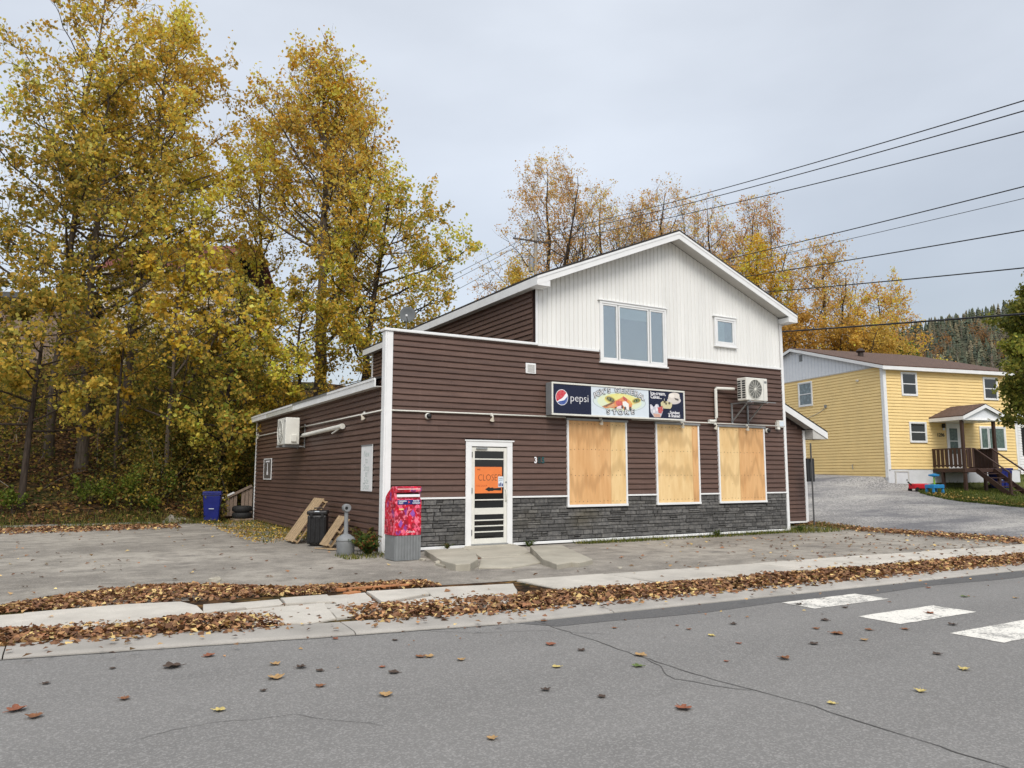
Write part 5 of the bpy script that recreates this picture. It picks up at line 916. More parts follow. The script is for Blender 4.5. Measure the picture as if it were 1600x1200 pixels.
# porch: deck with side rail, gabled roof, steps going down from its front
PO = -1.8; PX0, PX1 = 2.68, 4.95; pr = MB().box(PX0, PX1, PO, -0.01, -0.15, 0.04).build('porch', DECK, yh, bevel=0.01)
for x_, y_ in ((PX0+0.1, PO+0.1), (PX0+0.1, -0.5), (4.0, PO+0.1), (PX1-0.1, PO+0.1)): MB().box(x_-0.06, x_+0.06, y_-0.06, y_+0.06, -1.3, -0.152).build('post', DECK, pr)
for x_ in (PX0+0.08, 4.70): MB().box(x_-0.06, x_+0.06, PO+0.02, PO+0.14, 0.042, 2.40).build('post', DECK, pr)
MB().box(PX0-0.01, PX0+0.10, PO+0.15, -0.02, 0.92, 0.98).build('rail', DECK, pr); MB().box(PX0+0.02, PX0+0.06, PO+0.15, -0.02, 0.14, 0.20).build('rail', DECK, pr)
for y_ in np.arange(PO+0.16, -0.15, 0.235): MB().add([(PX0-0.012, y_, 0.12), (PX0-0.012, y_+0.085, 0.05), (PX0-0.012, y_+0.17, 0.12), (PX0-0.012, y_+0.17, 0.92), (PX0-0.012, y_, 0.92), (PX0+0.008, y_, 0.12), (PX0+0.008, y_+0.085, 0.05), (PX0+0.008, y_+0.17, 0.12), (PX0+0.008, y_+0.17, 0.92), (PX0+0.008, y_, 0.92)], [(0, 1, 2, 3, 4), (9, 8, 7, 6, 5), (0, 5, 6, 1), (1, 6, 7, 2), (2, 7, 8, 3), (3, 8, 9, 4), (4, 9, 5, 0)]).build('baluster', DECK, pr)
m = MB(); m.box(PX0+0.15, 3.35, PO+0.03, PO+0.13, 0.92, 0.98); m.build('rail', DECK, pr); MB().box(4.40, 4.64, PO+0.03, PO+0.13, 0.92, 0.98).build('rail', DECK, pr); MB().box(PX1-0.10, PX1+0.01, PO+0.15, -0.02, 0.92, 0.98).build('rail', DECK, pr)
for x_ in (2.86, 3.02, 3.18): MB().box(x_, x_+0.13, PO+0.005, PO+0.0285, 0.08, 0.92).build('baluster', DECK, pr)
for x_ in (4.42, 4.53): MB().box(x_, x_+0.09, PO+0.005, PO+0.0285, 0.08, 0.92).build('baluster', DECK, pr)
for y_ in np.arange(PO+0.16, -0.15, 0.18): MB().box(PX1-0.008, PX1+0.012, y_, y_+0.165, 0.05, 0.96).build('baluster', DECK, pr)
gx_, gw, gz0, gz1 = 4.03, 1.42, 2.44, 3.02; PR = -1.95
for s_ in (-1, 1):
    pf = MB().extr([(gx_, gz1), (gx_+s_*gw, gz0), (gx_+s_*gw, gz0+0.05), (gx_, gz1+0.05)], PR, -0.01).build('porch_roof', ROOFB, yh); MB().extr([(gx_, gz1-0.002), (gx_+s_*gw, gz0-0.002), (gx_+s_*gw, gz0-0.16), (gx_, gz1-0.16)], PR-0.02, PR-0.001).build('rake_board', WHITE, pf)
    xa_, xb_ = gx_+s_*gw, gx_+s_*(gw-0.02); MB().box(min(xa_, xb_), max(xa_, xb_), PR, -0.01, gz0-0.16, gz0-0.002).build('fascia', WHITE, pf)
MB().extr([(gx_-gw+0.2, gz0-0.04), (gx_+gw-0.2, gz0-0.04), (gx_, gz1-0.12)], PO-0.03, PO).build('porch_gable', plain('gable_pale', (1, 1, 1)), yh); MB().box(gx_-gw+0.03, gx_+gw-0.03, PR+0.02, -0.015, gz0-0.17, gz0-0.15).build('porch_ceiling', WHITE, yh); MB().box(gx_-gw+0.15, gx_+gw-0.15, PO-0.035, PO+0.1, gz0-0.20, gz0-0.041).build('porch_beam', WHITE, yh)
for k_ in range(6): MB().box(3.38, 4.38, PO-0.27*(k_+1)-0.03, PO-0.27*k_-0.012, -0.02-0.19*(k_+1)-0.025, -0.02-0.19*(k_+1)+0.015).build('step', DECK, pr)
for x_ in (3.35, 4.41):
    MB().bar((x_, PO-0.01, -0.05), (x_, PO-1.75, -1.25), 0.04, 0.22).build('stringer', DECK, pr); MB().bar((x_, PO+0.02, 0.95), (x_, PO-1.68, -0.18), 0.08, 0.05).build('handrail', DECK, pr); MB().box(x_-0.05, x_+0.05, PO-1.72, PO-1.62, -1.4, -0.2).build('newel', DECK, pr)
MB().tube([(3.12, PO-0.03, 0.1), (3.12, PO-0.02, 1.0)], 0.016, 6).build('broom_handle', WOODN, yh)
# bins beside the steps, toys on the grass
def yl(x_, y_, z_): v = HUX*x_+HUY*y_; return (HP[0]+v[0], HP[1]+v[1], HP[2]+z_)
for l_, lx2, ly2 in (('dark blue bin half hidden by the porch steps of the yellow house', 5.35, -1.15), ('blue wheeled bin right of the porch steps of the yellow house', 5.95, -1.05)):
    v_ = HUX*lx2+HUY*ly2; wheelie(l_, (HP[0]+v_[0], HP[1]+v_[1], float(HT(HP[0]+v_[0], HP[1]+v_[1]))+0.1), HA, 0.98, 0.5)
p_ = hit(1436, 768); rc = thing('toy_wagon', 'red plastic toy wagon lying on the edge of the lawn', 'toy', (p_[0], p_[1], p_[2]), HA); MB().box(-0.42, 0.42, -0.2, 0.2, 0.12, 0.36).build('tub', REDT, rc, bevel=0.05)
for x_ in (-0.3, 0.3):
    for y_ in (-0.21, 0.21): MB().tube([(x_, y_-0.03, 0.1), (x_, y_+0.03, 0.1)], 0.1, 14).build('wheel', BLACK, rc)
MB().tube([(-0.42, 0, 0.3), (-0.62, 0, 0.44)], 0.03, 8).build('handle', BLACK, rc)
p_ = hit(1461, 772); tt = thing('toy_water_table', 'light blue plastic toy water table on the lawn', 'toy', (p_[0], p_[1], p_[2]), HA); MB().slab([(-0.3, -0.25), (0.3, -0.25), (0.36, 0), (0.3, 0.25), (-0.3, 0.25), (-0.36, 0)], 0.26, 0.42, 0.08).build('basin', BLUET, tt, bevel=0.02)
for x_, y_ in ((-0.26, -0.18), (0.26, -0.18), (-0.26, 0.18), (0.26, 0.18)): MB().lathe([(0.07, 0.0), (0.05, 0.27)], 10, Matrix.Translation((x_, y_, 0))).build('leg', BLUET, tt)
MB().lathe([(0.04, 0.42), (0.03, 0.78)], 10).build('tower', plain('toy_lime', lin(150, 200, 60), 0.4), tt); MB().lathe([(0.06, 0.76), (0.22, 0.80), (0.22, 0.86), (0.05, 0.9)], 16).build('tray', BLUET, tt)
# white garage beyond, mostly out of the picture
gp = at(1590, 735, 52); gz = float(HT(gp[0], gp[1])); gg = thing('white_garage', 'white clapboard garage with dark doorway behind the yellow house', 'garage', (gp[0]+0.3, gp[1], gz), HA)
cg = MB().box(0, 6, 0.02, 6, -0.5, 4.6).build('wall', WHITE, gg); tag(lap(FR, 0.0, 6, 0.0, 4.6, [(0.25, 3.0, 1.1, 2.7)]).build('siding', WHITE, cg), kind='stuff'); MB().box(0.25, 3.0, -0.02, 0.018, 1.1, 2.7).build('doorway', DARK, gg); MB().box(0.2, 3.05, -0.05, -0.019, 2.7, 2.82).build('lintel', WHITE, gg)
MB().extr([(-0.3, 4.55), (6.3, 4.55), (3, 6.2)], -0.2, 6.2).build('roof', ROOFB, gg)
# lawn and its grass
def blades(name, label, P, h0, h1, cols, wd=0.008, parent=None):
    n = len(P); h = rng.uniform(h0, h1, n); a = rng.uniform(0, 2*np.pi, n); d = np.stack([np.cos(a), np.sin(a), np.zeros(n)], 1); le = rng.normal(0, 0.35, (n, 2))*h[:, None]
    T = P+np.concatenate([le, h[:, None]], 1); V = np.stack([P-d*wd, P+d*wd, T], 1).reshape(-1, 3); me = np_mesh(name, V, None, np.arange(3*n).reshape(n, 3), np.repeat(cols, 3, 0)); o = link(name, me, LEAF, parent); return tag(o, label, kind='stuff') if label else o
GR = [lin(84, 98, 40), lin(108, 120, 52), lin(70, 84, 34), lin(130, 132, 66), lin(150, 138, 76)]
n = 26000; yy = rng.uniform(-2.5, 6.9, n); x_ = np.array([LAWNX(v) for v in yy])+rng.random(n)**1.3*11-0.1
blades('grass', 'short lawn grass before the yellow house', np.stack([x_, yy, HT(x_, yy)+0.02], 1), 0.05, 0.15, pal(GR[:4], n), 0.015)
n = 700; yy = rng.uniform(-2, 5, n); x_ = np.array([LAWNX(v) for v in yy])+np.abs(rng.normal(0, 0.9, n)); tag(leaf_cloud('leaf_litter', np.stack([x_, yy, HT(x_, yy)+0.1], 1), rng.uniform(0.06, 0.12, n), pal([lin(200, 168, 90), lin(176, 140, 80)], n), LITTER, up=0.7), 'pale leaves along the lawn edge of the yellow house', kind='stuff')
def strip(label, n, x0, x1, y0, y1, h0, h1, pal_=None):
    xx = rng.uniform(x0, x1, n); yy_ = rng.uniform(y0, y1, n); k = rng.random(n) < 0.35+0.65*(np.sin(xx*3.1+yy_*2)+np.sin(xx*1.3)+1)/2; xx, yy_ = xx[k], yy_[k]
    blades('grass', label, np.stack([xx, yy_, HT(xx, yy_)+0.01], 1), h0, h1, pal(pal_ or GR, len(xx)), 0.009)
strip('thin grass along the stone base of the store', 2600, 4.6, 11.9, -0.42, -0.09, 0.04, 0.13); strip('rough grass tuft by the driveway corner of the store', 2600, 11.6, 14.3, -0.75, 0.9, 0.06, 0.22); strip('grass and weeds along the shaded side wall', 4200, -1.6, -0.05, 3.6, 12.4, 0.04, 0.2, GR+[lin(180, 150, 80)]); strip('mossy weeds round the ash bin', 900, -1.0, 0.0, -0.75, 0.1, 0.03, 0.1, GR+[lin(150, 140, 60)]); strip('long grass at the foot of the wooded bank', 9000, -16, -1.2, 11.9, 13.4, 0.05, 0.28)
n = 1500; xx = rng.uniform(-1.9, -0.1, n); yy_ = rng.uniform(3.4, 12.2, n); k = rng.random(n) < np.clip(1.2-(yy_-3.4)/9, 0.2, 1); tag(leaf_cloud('leaf_litter', np.stack([xx, yy_, 0.05+rng.uniform(0, 0.06, n)], 1)[k], rng.uniform(0.05, 0.1, k.sum()), pal([lin(196, 166, 76), lin(170, 140, 66), lin(150, 110, 60)], k.sum()), LITTER, up=0.8), 'yellow leaves caught in the grass along the side wall', kind='stuff')
# ---------------------------------------------------------------- trees
class Tubes:
    def __init__(s): s.V = []; s.Q = []; s.k = 0
    def add(s, P, r, n):
        P = np.asarray(P, float); k = len(P); T = np.gradient(P, axis=0); T /= np.linalg.norm(T, axis=1)[:, None]+1e-9
        ref = np.where(np.abs(T[:, 2:3]) < 0.9, np.array([[0, 0, 1.0]]), np.array([[1.0, 0, 0]])); A = np.cross(T, ref); A /= np.linalg.norm(A, axis=1)[:, None]+1e-9; B = np.cross(T, A)
        th = np.arange(n)*2*np.pi/n; V = P[:, None]+(A[:, None]*np.cos(th)[None, :, None]+B[:, None]*np.sin(th)[None, :, None])*np.asarray(r)[:, None, None]; s.V.append(V.reshape(-1, 3))
        i = np.arange(k-1)[:, None]*n; j = np.arange(n)[None]; q = np.stack([i+j, i+(j+1) % n, i+n+(j+1) % n, i+n+j], -1).reshape(-1, 4)+s.k; s.Q.append(q); s.k += k*n
    def build(s, name, mat, parent): return link(name, np_mesh(name, np.concatenate(s.V), np.concatenate(s.Q), smooth=True), mat, parent)
def bez(a, b, c, k): t = np.linspace(0, 1, k)[:, None]; return (1-t)**2*a+2*t*(1-t)*b+t*t*c
def rv3(s=1.0): return rng.normal(0, s, 3)
def tree(name, label, cat, base, Ht, r0, reach, palette, leaf_n, leaf_s, limbs=34, cb=0.22, rise=0.22, top=(0, 0), asym=None, bark=None, sub=2.0, twig=3.2, group=None, forks=0, spread=0.12, clump=0.32, weights=None, top_pal=None, long=1.35, keep=None, fs=(0.45, 0.7, 0.14)):
    """reach(t): crown radius at height fraction t; asym(dx, dy): factor by direction"""
    base = np.array(base, float); root = thing(name, label, cat, tuple(base), 0, group); K = 16; t = np.linspace(0, 1, K)
    wob = np.cumsum(rng.normal(0, 0.012*Ht, (K, 2)), 0)*np.linspace(0, 1, K)[:, None]*0.55
    trunk = np.stack([top[0]*t**1.3+wob[:, 0], top[1]*t**1.3+wob[:, 1], Ht*t], 1); rad = r0*(1-t)**0.85+0.015; rad[0] *= 1.35; trunk[0, 2] = -0.5
    tb = Tubes(); tb.add(trunk, rad, 9); tk = Tubes(); pts = []; cl = []
    tp = lambda q: np.array([np.interp(q, t, trunk[:, i]) for i in range(3)]); tr = lambda q: float(np.interp(q, t, rad))
    stems = [(lambda q: tp(q), tr, cb)]
    for f in range(forks):
        q0 = rng.uniform(0.28, 0.5); a = rng.uniform(0, 2*np.pi) if f else 0.0; s0 = tp(q0); e0 = tp(min(1, 0.93))+np.array([math.cos(a), math.sin(a), 0])*reach(0.7)*rng.uniform(fs[0], fs[1])-np.array([0, 0, Ht*rng.uniform(0.02, fs[2])]); mid = (s0+e0)/2+np.array([math.cos(a), math.sin(a), 0])*reach(0.6)*0.25
        fp = bez(s0, mid, e0, 12)+rng.normal(0, 0.06, (12, 3))*np.linspace(0, 1, 12)[:, None]; tb.add(fp, np.linspace(tr(q0)*0.75, 0.02, 12), 7)
        stems.append((lambda q, fp=fp, q0=q0: np.array([np.interp(max(q-q0, 0)/(1-q0), np.linspace(0, 1, 12), fp[:, i]) for i in range(3)]), lambda q, q0=q0: tr(q0)*0.7*(1-max(q-q0, 0)/(1-q0))+0.02, q0+0.05))
    az = rng.uniform(0, 6)
    for i in range(limbs):
        sp, sr, c0 = stems[i % len(stems)]; q0 = c0+(0.985-c0)*((i+rng.random())/limbs)**0.9; q1 = min(1.02, q0+rise*rng.uniform(0.6, 1.2)*(1-0.5*q0)); az += 2.4+rng.normal(0, 0.4); d = np.array([math.cos(az), math.sin(az), 0]); Rr = reach(min(q1, 1))*rng.uniform(0.7, 1.12)*(asym(d) if asym else 1)
        s0 = sp(q0); e0 = np.array([trunk[-1, 0]*q1, trunk[-1, 1]*q1, 0])+d*Rr; e0[2] = Ht*q1 if True else 0
        ln = np.linalg.norm(e0-s0)
        mid = s0+(e0-s0)*0.5+d*Rr*0.16-np.array([0, 0, ln*0.06])+rv3(0.05*ln); k = 8; lp = bez(s0, mid, e0, k)+rng.normal(0, 0.018*ln, (k, 3))*np.linspace(0, 1, k)[:, None]
        lr = max(0.018, min(sr(q0)*0.55, 0.012*ln+0.012)); tb.add(lp, np.linspace(lr, 0.008, k), 5); ld = lp[-1]-lp[0]; ld /= np.linalg.norm(ld)+1e-9; ccol = rng.normal(0, clump)
        ns = int(2+ln*sub)
        for j in range(ns):
            s_ = 0.22+0.78*(j+rng.random())/ns; p0 = np.array([np.interp(s_, np.linspace(0, 1, k), lp[:, c]) for c in range(3)]); dv = rv3(); dv -= ld*dv.dot(ld)*0.5; dv /= np.linalg.norm(dv); dv = ld*0.55+dv*0.85+np.array([0, 0, 0.28]); dv /= np.linalg.norm(dv); sl = (0.30+0.22*ln*(1-0.55*s_))*rng.uniform(0.7, 1.25); p1 = p0+dv*sl+np.array([0, 0, -0.02*sl]); pm = (p0+p1)/2+rv3(0.08*sl)
            spnt = bez(p0, pm, p1, 5); tk.add(spnt, np.linspace(max(0.006, lr*0.32), 0.004, 5), 3); c2 = ccol+rng.normal(0, clump*0.6)
            nw = int(1+sl*twig)
            for h in range(nw):
                u_ = 0.25+0.75*rng.random(); w0 = p0*(1-u_)**2+2*u_*(1-u_)*pm+u_*u_*p1; wv = dv*0.5+rv3(0.6)+np.array([0, 0, 0.1]); wv /= np.linalg.norm(wv); wl = rng.uniform(0.25, 0.6)*(0.7+0.05*Ht); w1 = w0+wv*wl
                tk.add(np.stack([w0, (w0+w1)/2+rv3(0.04), w1]), np.array([0.006, 0.0045, 0.003]), 3); pts.append((w0, w1)); cl.append(c2)
    tb.build('trunk', bark or BARK, root); tag(tk.build('twigs', bark or BARK, root), kind='stuff')
    if leaf_n:
        W0 = np.array([p[0] for p in pts]); W1 = np.array([p[1] for p in pts]); C2 = np.array(cl); wt = np.ones(len(pts))
        if keep is not None: wt = np.array([keep(p[1]/np.array([1, 1, Ht])) for p in pts])
        wt = wt*np.exp(rng.normal(0, 0.85, len(pts))); ii = rng.choice(len(pts), leaf_n, p=wt/wt.sum()); u_ = rng.uniform(0.1, 1.15, leaf_n)[:, None]; P = W0[ii]+(W1[ii]-W0[ii])*u_+rng.normal(0, spread, (leaf_n, 3))
        col = pal(palette, leaf_n, 0.13, weights)
        if top_pal: k_ = rng.random(leaf_n) < sstep(P[:, 2]/Ht, 0.45, 1.0); col[k_] = pal(top_pal, int(k_.sum()), 0.13)
        col = np.clip(col*np.exp(0.55*C2[ii])[:, None], 0.006, 0.8); o = leaf_cloud('crown', P, rng.uniform(0.5, 1.3, leaf_n)*leaf_s, col, LEAF, root, long=long, fold=0.22)
    return root
GOLD = [lin(246, 203, 86), lin(236, 188, 74), lin(250, 214, 116), lin(216, 187, 84), lin(204, 186, 88), lin(240, 184, 68)]; OLIVE = [lin(180, 160, 70), lin(198, 168, 72), lin(150, 142, 64), lin(216, 176, 80), lin(132, 130, 58)]; BROWNY = [lin(236, 190, 116), lin(226, 172, 100), lin(242, 206, 132), lin(238, 182, 92), lin(212, 166, 108)]; YEL = [lin(250, 206, 72), lin(244, 194, 66), lin(250, 214, 104), lin(226, 180, 70)]; GREENY = [lin(150, 160, 66), lin(168, 168, 72), lin(126, 144, 58), lin(190, 172, 78)]
VIEWR = np.array([RT[0], RT[1], 0])
def gbase(px, D): d = ray(px, 700); d = d/np.linalg.norm(d[:2]); p = C0+d*D; return (p[0], p[1], float(HT(p[0], p[1]))-0.1)
def htop(base, D, py):
    v = np.array([base[0], base[1], C0[2]])-C0; px_ = 800+F_PX*(v@RT)/(v@FW); return at(px_, py, D)[2]-base[2]
def poplar(w): return lambda t: w*float(np.interp(t, [0, 0.2, 0.35, 0.55, 0.8, 0.93, 1.0], [0.7, 0.95, 1.0, 0.98, 0.80, 0.55, 0.2]))
b = gbase(76, 33); tree('poplar_tree', 'tall olive-leaved tree at the left edge of the bank', 'tree', b, htop(b, 33, -60), 0.145, poplar(4.4), OLIVE, 15500, 0.165, 40, 0.24, 0.20, top=(0.3, 0.2), top_pal=GOLD, sub=1.9)
b = gbase(129, 32); tree('poplar_tree', 'thick-trunked tree with low olive branches on the leafy bank', 'tree', b, htop(b, 32, 110), 0.2, poplar(3.9), OLIVE, 14500, 0.165, 38, 0.26, 0.18, top=(-0.2, 0.6), top_pal=OLIVE+GOLD, sub=1.9)
b = gbase(192, 34); tree('poplar_tree', 'tall golden tree with pale trunk left of the roofed house', 'tree', b, htop(b, 34, 25), 0.165, poplar(3.5), GOLD, 20000, 0.16, 46, 0.36, 0.22, top=(0.5, -0.2), asym=lambda d: 0.82+0.42*max(0, d.dot(VIEWR)), bark=BARK, sub=2.0)
b = gbase(500, 34); tree('poplar_tree', 'tall golden poplar rising behind the lean-to roof', 'tree', b, htop(b, 34, 88), 0.31, poplar(4.1), GOLD, 27500, 0.155, 52, 0.30, 0.24, top=(-0.6, 0.1), forks=2, sub=2.1, top_pal=GOLD+[lin(196, 140, 50)])
b = gbase(556, 33); tree('poplar_tree', 'shorter green-gold poplar leaning towards the store roof', 'tree', b, htop(b, 33, 300), 0.22, poplar(3.8), GOLD+GREENY[:2], 15500, 0.15, 36, 0.34, 0.2, top=(0.9, -0.3), asym=lambda d: 0.85+0.4*max(0, d.dot(VIEWR)), sub=2.1, bark=BARKD)
b = gbase(402, 37); tree('poplar_tree', 'slender golden tree between the two tall poplars', 'tree', b, htop(b, 37, 215), 0.15, poplar(2.6), GOLD+OLIVE[:2], 8000, 0.155, 30, 0.3, 0.2, sub=2.0, bark=BARKD)
b = gbase(262, 30); tree('maple_tree', 'small yellow maple with pale bare branches before the house', 'tree', b, htop(b, 30, 385), 0.085, lambda t: 3.4*float(np.interp(t, [0, 0.4, 0.75, 1], [0.7, 1, 0.8, 0.25])), YEL+OLIVE[:2], 4600, 0.17, 26, 0.3, 0.2, bark=BARK, forks=2, sub=1.8, long=1.15)
b = gbase(40, 29); tree('maple_tree', 'low olive maple spreading over the bank at the picture edge', 'tree', b, htop(b, 29, 440), 0.1, lambda t: 3.0*float(np.interp(t, [0, 0.4, 0.75, 1], [0.8, 1, 0.85, 0.3])), OLIVE, 7500, 0.15, 24, 0.3, 0.15, bark=BARKD, sub=1.8, long=1.15)
b = gbase(345, 31); tree('maple_tree', 'dark olive maple crowding behind the blue bin', 'tree', b, htop(b, 31, 470), 0.11, lambda t: 3.1*float(np.interp(t, [0, 0.4, 0.75, 1], [0.9, 1, 0.85, 0.3])), OLIVE+GREENY[:1], 11000, 0.14, 26, 0.16, 0.15, bark=BARKD, sub=1.9, long=1.15)
b = gbase(470, 31.5); tree('maple_tree', 'bushy olive maple rising over the lean-to roof', 'tree', b, htop(b, 31.5, 452), 0.11, lambda t: 3.0*float(np.interp(t, [0, 0.4, 0.75, 1], [0.9, 1, 0.85, 0.3])), OLIVE+YEL[:2], 12000, 0.13, 26, 0.2, 0.15, bark=BARKD, sub=1.9, long=1.15)
b = gbase(181, 30); tree('sapling', 'thin straight sapling between the thick trunks', 'tree', b, htop(b, 30, 480), 0.06, lambda t: 1.3, OLIVE, 900, 0.14, 10, 0.5, 0.15, bark=BARKD)
# trees far behind the store
def far(label, px, topy, w_px, D, palette, n, size=0.15, weights=None, cb=0.25, limbs=36, forks=1, tp=None, nm='tree', sub=1.5, keep=None, bark=None):
    b = gbase(px, D); h = htop(b, D, topy+22); w_ = w_px/F_PX*D*1.45; tree('deciduous_tree', label, 'tree', b, h, 0.014*h, lambda t: w_*float(np.interp(t, [0, 0.25, 0.5, 0.8, 1.0], [0.75, 1.0, 1.0, 0.72, 0.25])), palette, int(n*1.25), size, limbs, cb, 0.2, forks=forks+3, fs=(0.55, 1.0, 0.2), sub=sub, twig=2.4, top_pal=tp, bark=bark or BARKD, spread=0.16, clump=0.22, keep=keep)
far('tall brown-leaved tree behind the utility pole', 858, 238, 80, 64, BROWNY, 11050, 0.16, cb=0.35, limbs=40, forks=2)
far('thin brown tree just right of the pole tree', 945, 282, 46, 66, BROWNY+YEL[:1], 5460, 0.16, cb=0.4)
far('bare-branched brown tree above the store roof slope', 1003, 300, 50, 64, BROWNY, 4680, 0.15, cb=0.35, limbs=40)
far('brown tree standing over the gable peak', 1052, 276, 62, 66, BROWNY, 7800, 0.16, cb=0.38, limbs=40)
far('sparse reddish tree right of the gable peak', 1118, 300, 56, 67, BROWNY+[lin(224, 158, 104)], 5980, 0.16, cb=0.4)
far('sparse brown tree before the overhead wires', 1172, 294, 52, 65, BROWNY+[lin(224, 158, 104)], 6240, 0.16, cb=0.38)
far('bright yellow tree behind the right roof slope', 1192, 370, 56, 60, YEL+[lin(240, 182, 60)], 9880, 0.17, cb=0.25)
far('forked pale brown tree left of the wooded hill', 1290, 366, 66, 62, BROWNY+YEL[:1], 6760, 0.16, cb=0.35, forks=2)
far('brown and gold tree above the yellow house roof', 1385, 424, 58, 60, BROWNY+YEL[:2], 7800, 0.16, cb=0.3)
far('small golden tree against the store eave', 806, 396, 26, 52, GOLD, 5460, 0.14, cb=0.2)
far('orange bushy tree between store and yellow house', 1250, 470, 50, 54, [lin(222, 172, 74), lin(206, 160, 78), lin(190, 152, 76)], 9750, 0.15, cb=0.08, limbs=40)
far('orange-gold bushy tree behind the yellow house gable', 1315, 480, 52, 55, [lin(230, 184, 80), lin(208, 166, 78), lin(190, 156, 76)], 9750, 0.15, cb=0.08, limbs=40)
far('olive-gold bushy tree behind the roof vent', 1375, 492, 44, 56, [lin(206, 176, 84), lin(190, 160, 78), lin(222, 186, 96)], 7800, 0.15, cb=0.08, limbs=28)
far('low brown tree filling the gap above the right eave', 1130, 400, 50, 58, BROWNY+YEL[:1], 5850, 0.16, cb=0.2)
far('round bright green shrub behind the yellow house', 1424, 527, 24, 64, [lin(120, 150, 40), lin(140, 164, 54), lin(98, 130, 36)], 6500, 0.16, cb=0.1, forks=0)
b = gbase(1662, 33); tree('deciduous_tree', 'dense green-gold tree at the right edge of the picture', 'tree', b, htop(b, 33, 452), 0.2, lambda t: 1.55*float(np.interp(t, [0, 0.3, 0.55, 0.85, 1.0], [0.45, 0.75, 1.0, 0.8, 0.3])), [lin(136, 136, 58), lin(114, 122, 50), lin(156, 148, 66), lin(98, 108, 46)], 34000, 0.13, 44, 0.3, 0.12, sub=2.0, bark=BARKD)
# dark spruce by the house on the bank
def spruce(label, base, h, w_, n=7000):
    root = thing('spruce_tree', label, 'tree', base); tb = Tubes(); tb.add(np.array([[0, 0, -0.3], [0, 0, h*0.5], [0, 0, h]]), np.array([0.18, 0.1, 0.02]), 7); P = []
    for i in range(int(h*9)):
        q = rng.uniform(0.05, 0.99); a = rng.uniform(0, 6.28); r_ = w_*(1-q)**0.9*rng.uniform(0.75, 1.1); d = np.array([math.cos(a), math.sin(a), 0]); s0 = np.array([0, 0, h*q]); e0 = s0+d*r_-np.array([0, 0, r_*0.25]); bp = bez(s0, s0+d*r_*0.6, e0, 4); tb.add(bp, np.linspace(0.02, 0.005, 4), 3); P += [s0+(e0-s0)*u+rng.normal(0, 0.07, 3) for u in rng.uniform(0.1, 1.05, int(n/(h*9)))]
    tb.build('trunk', BARKD, root); P = np.array(P); leaf_cloud('crown', P, rng.uniform(0.15, 0.3, len(P)), pal([lin(38, 50, 34), lin(30, 42, 30), lin(52, 62, 42)], len(P)), NEEDLE, root, long=4); return root
b = gbase(368, 43); spruce('dark spruce right of the red-roofed house', b, htop(b, 43, 372), 2.0)
# ---------------------------------------------------------------- undergrowth on the bank
n = 110000; cx_ = np.where(rng.random(420) < 0.55, rng.uniform(-4.6, 2.5, 420), rng.uniform(-16, 4.5, 420)); cy_ = rng.uniform(12.6, 31, 420); cy_ = np.where(cx_ > -0.3, np.maximum(cy_, 15.2), cy_); ch_ = rng.uniform(0.4, 2.5, 420)*np.where(cx_ > -3.4, 1.5, 0.95)*np.where(cy_ < 14, 0.45, 1); cw_ = rng.uniform(0.3, 0.9, 420)
wgt = ch_*cw_*np.where(cx_ > -3.6, 2.0, 1.1); i = rng.choice(420, n, p=wgt/wgt.sum()); P = np.stack([cx_[i]+rng.normal(0, 1, n)*cw_[i]*0.6, cy_[i]+rng.normal(0, 1, n)*cw_[i]*0.6, np.zeros(n)], 1); P[:, 2] = HT(P[:, 0], P[:, 1])+rng.beta(1.6, 1.3, n)*ch_[i]; UG = [lin(110, 108, 48), lin(88, 94, 42), lin(140, 128, 56), lin(70, 76, 36), lin(176, 148, 64), lin(126, 102, 52)]; cj = rng.normal(0, 0.3, 420)
ok = ~((P[:, 0] > -0.9) & (P[:, 1] < 14.6)); tag(leaf_cloud('undergrowth', P[ok], rng.uniform(0.07, 0.15, ok.sum()), np.clip(pal(UG, n)*np.exp(cj[i])[:, None], 0.004, 0.6)[ok], LEAF), 'tangled olive undergrowth covering the wooded bank', kind='stuff')
n = 30000; x_ = rng.uniform(-18, 4, n); y_ = rng.uniform(12.2, 30, n)**1.0; P = np.stack([x_, y_, HT(x_, y_)-0.01+rng.uniform(0, 0.07, n)], 1); tag(leaf_cloud('leaf_litter', P, rng.uniform(0.07, 0.15, n), pal([lin(104, 76, 50), lin(84, 58, 42), lin(128, 92, 58), lin(66, 48, 36), lin(156, 118, 74)], n, 0.2), LITTER, up=0.5), 'dark brown leaf litter on the shaded bank', kind='stuff')
ts = Tubes()
for k in range(90):
    x0, y0 = rng.uniform(-15, 3), rng.uniform(14.5, 26); p0 = np.array([x0, y0, float(HT(x0, y0))]); e0 = p0+np.array([rng.normal(0, 0.8), rng.normal(0, 0.8), rng.uniform(0.6, 2.6)]); ts.add(bez(p0, (p0+e0)/2+rv3(0.3), e0, 6), np.linspace(rng.uniform(0.008, 0.02), 0.004, 6), 4)
tag(ts.build('brushwood', BARKP, None), 'thin bare stems standing in the undergrowth', kind='stuff')
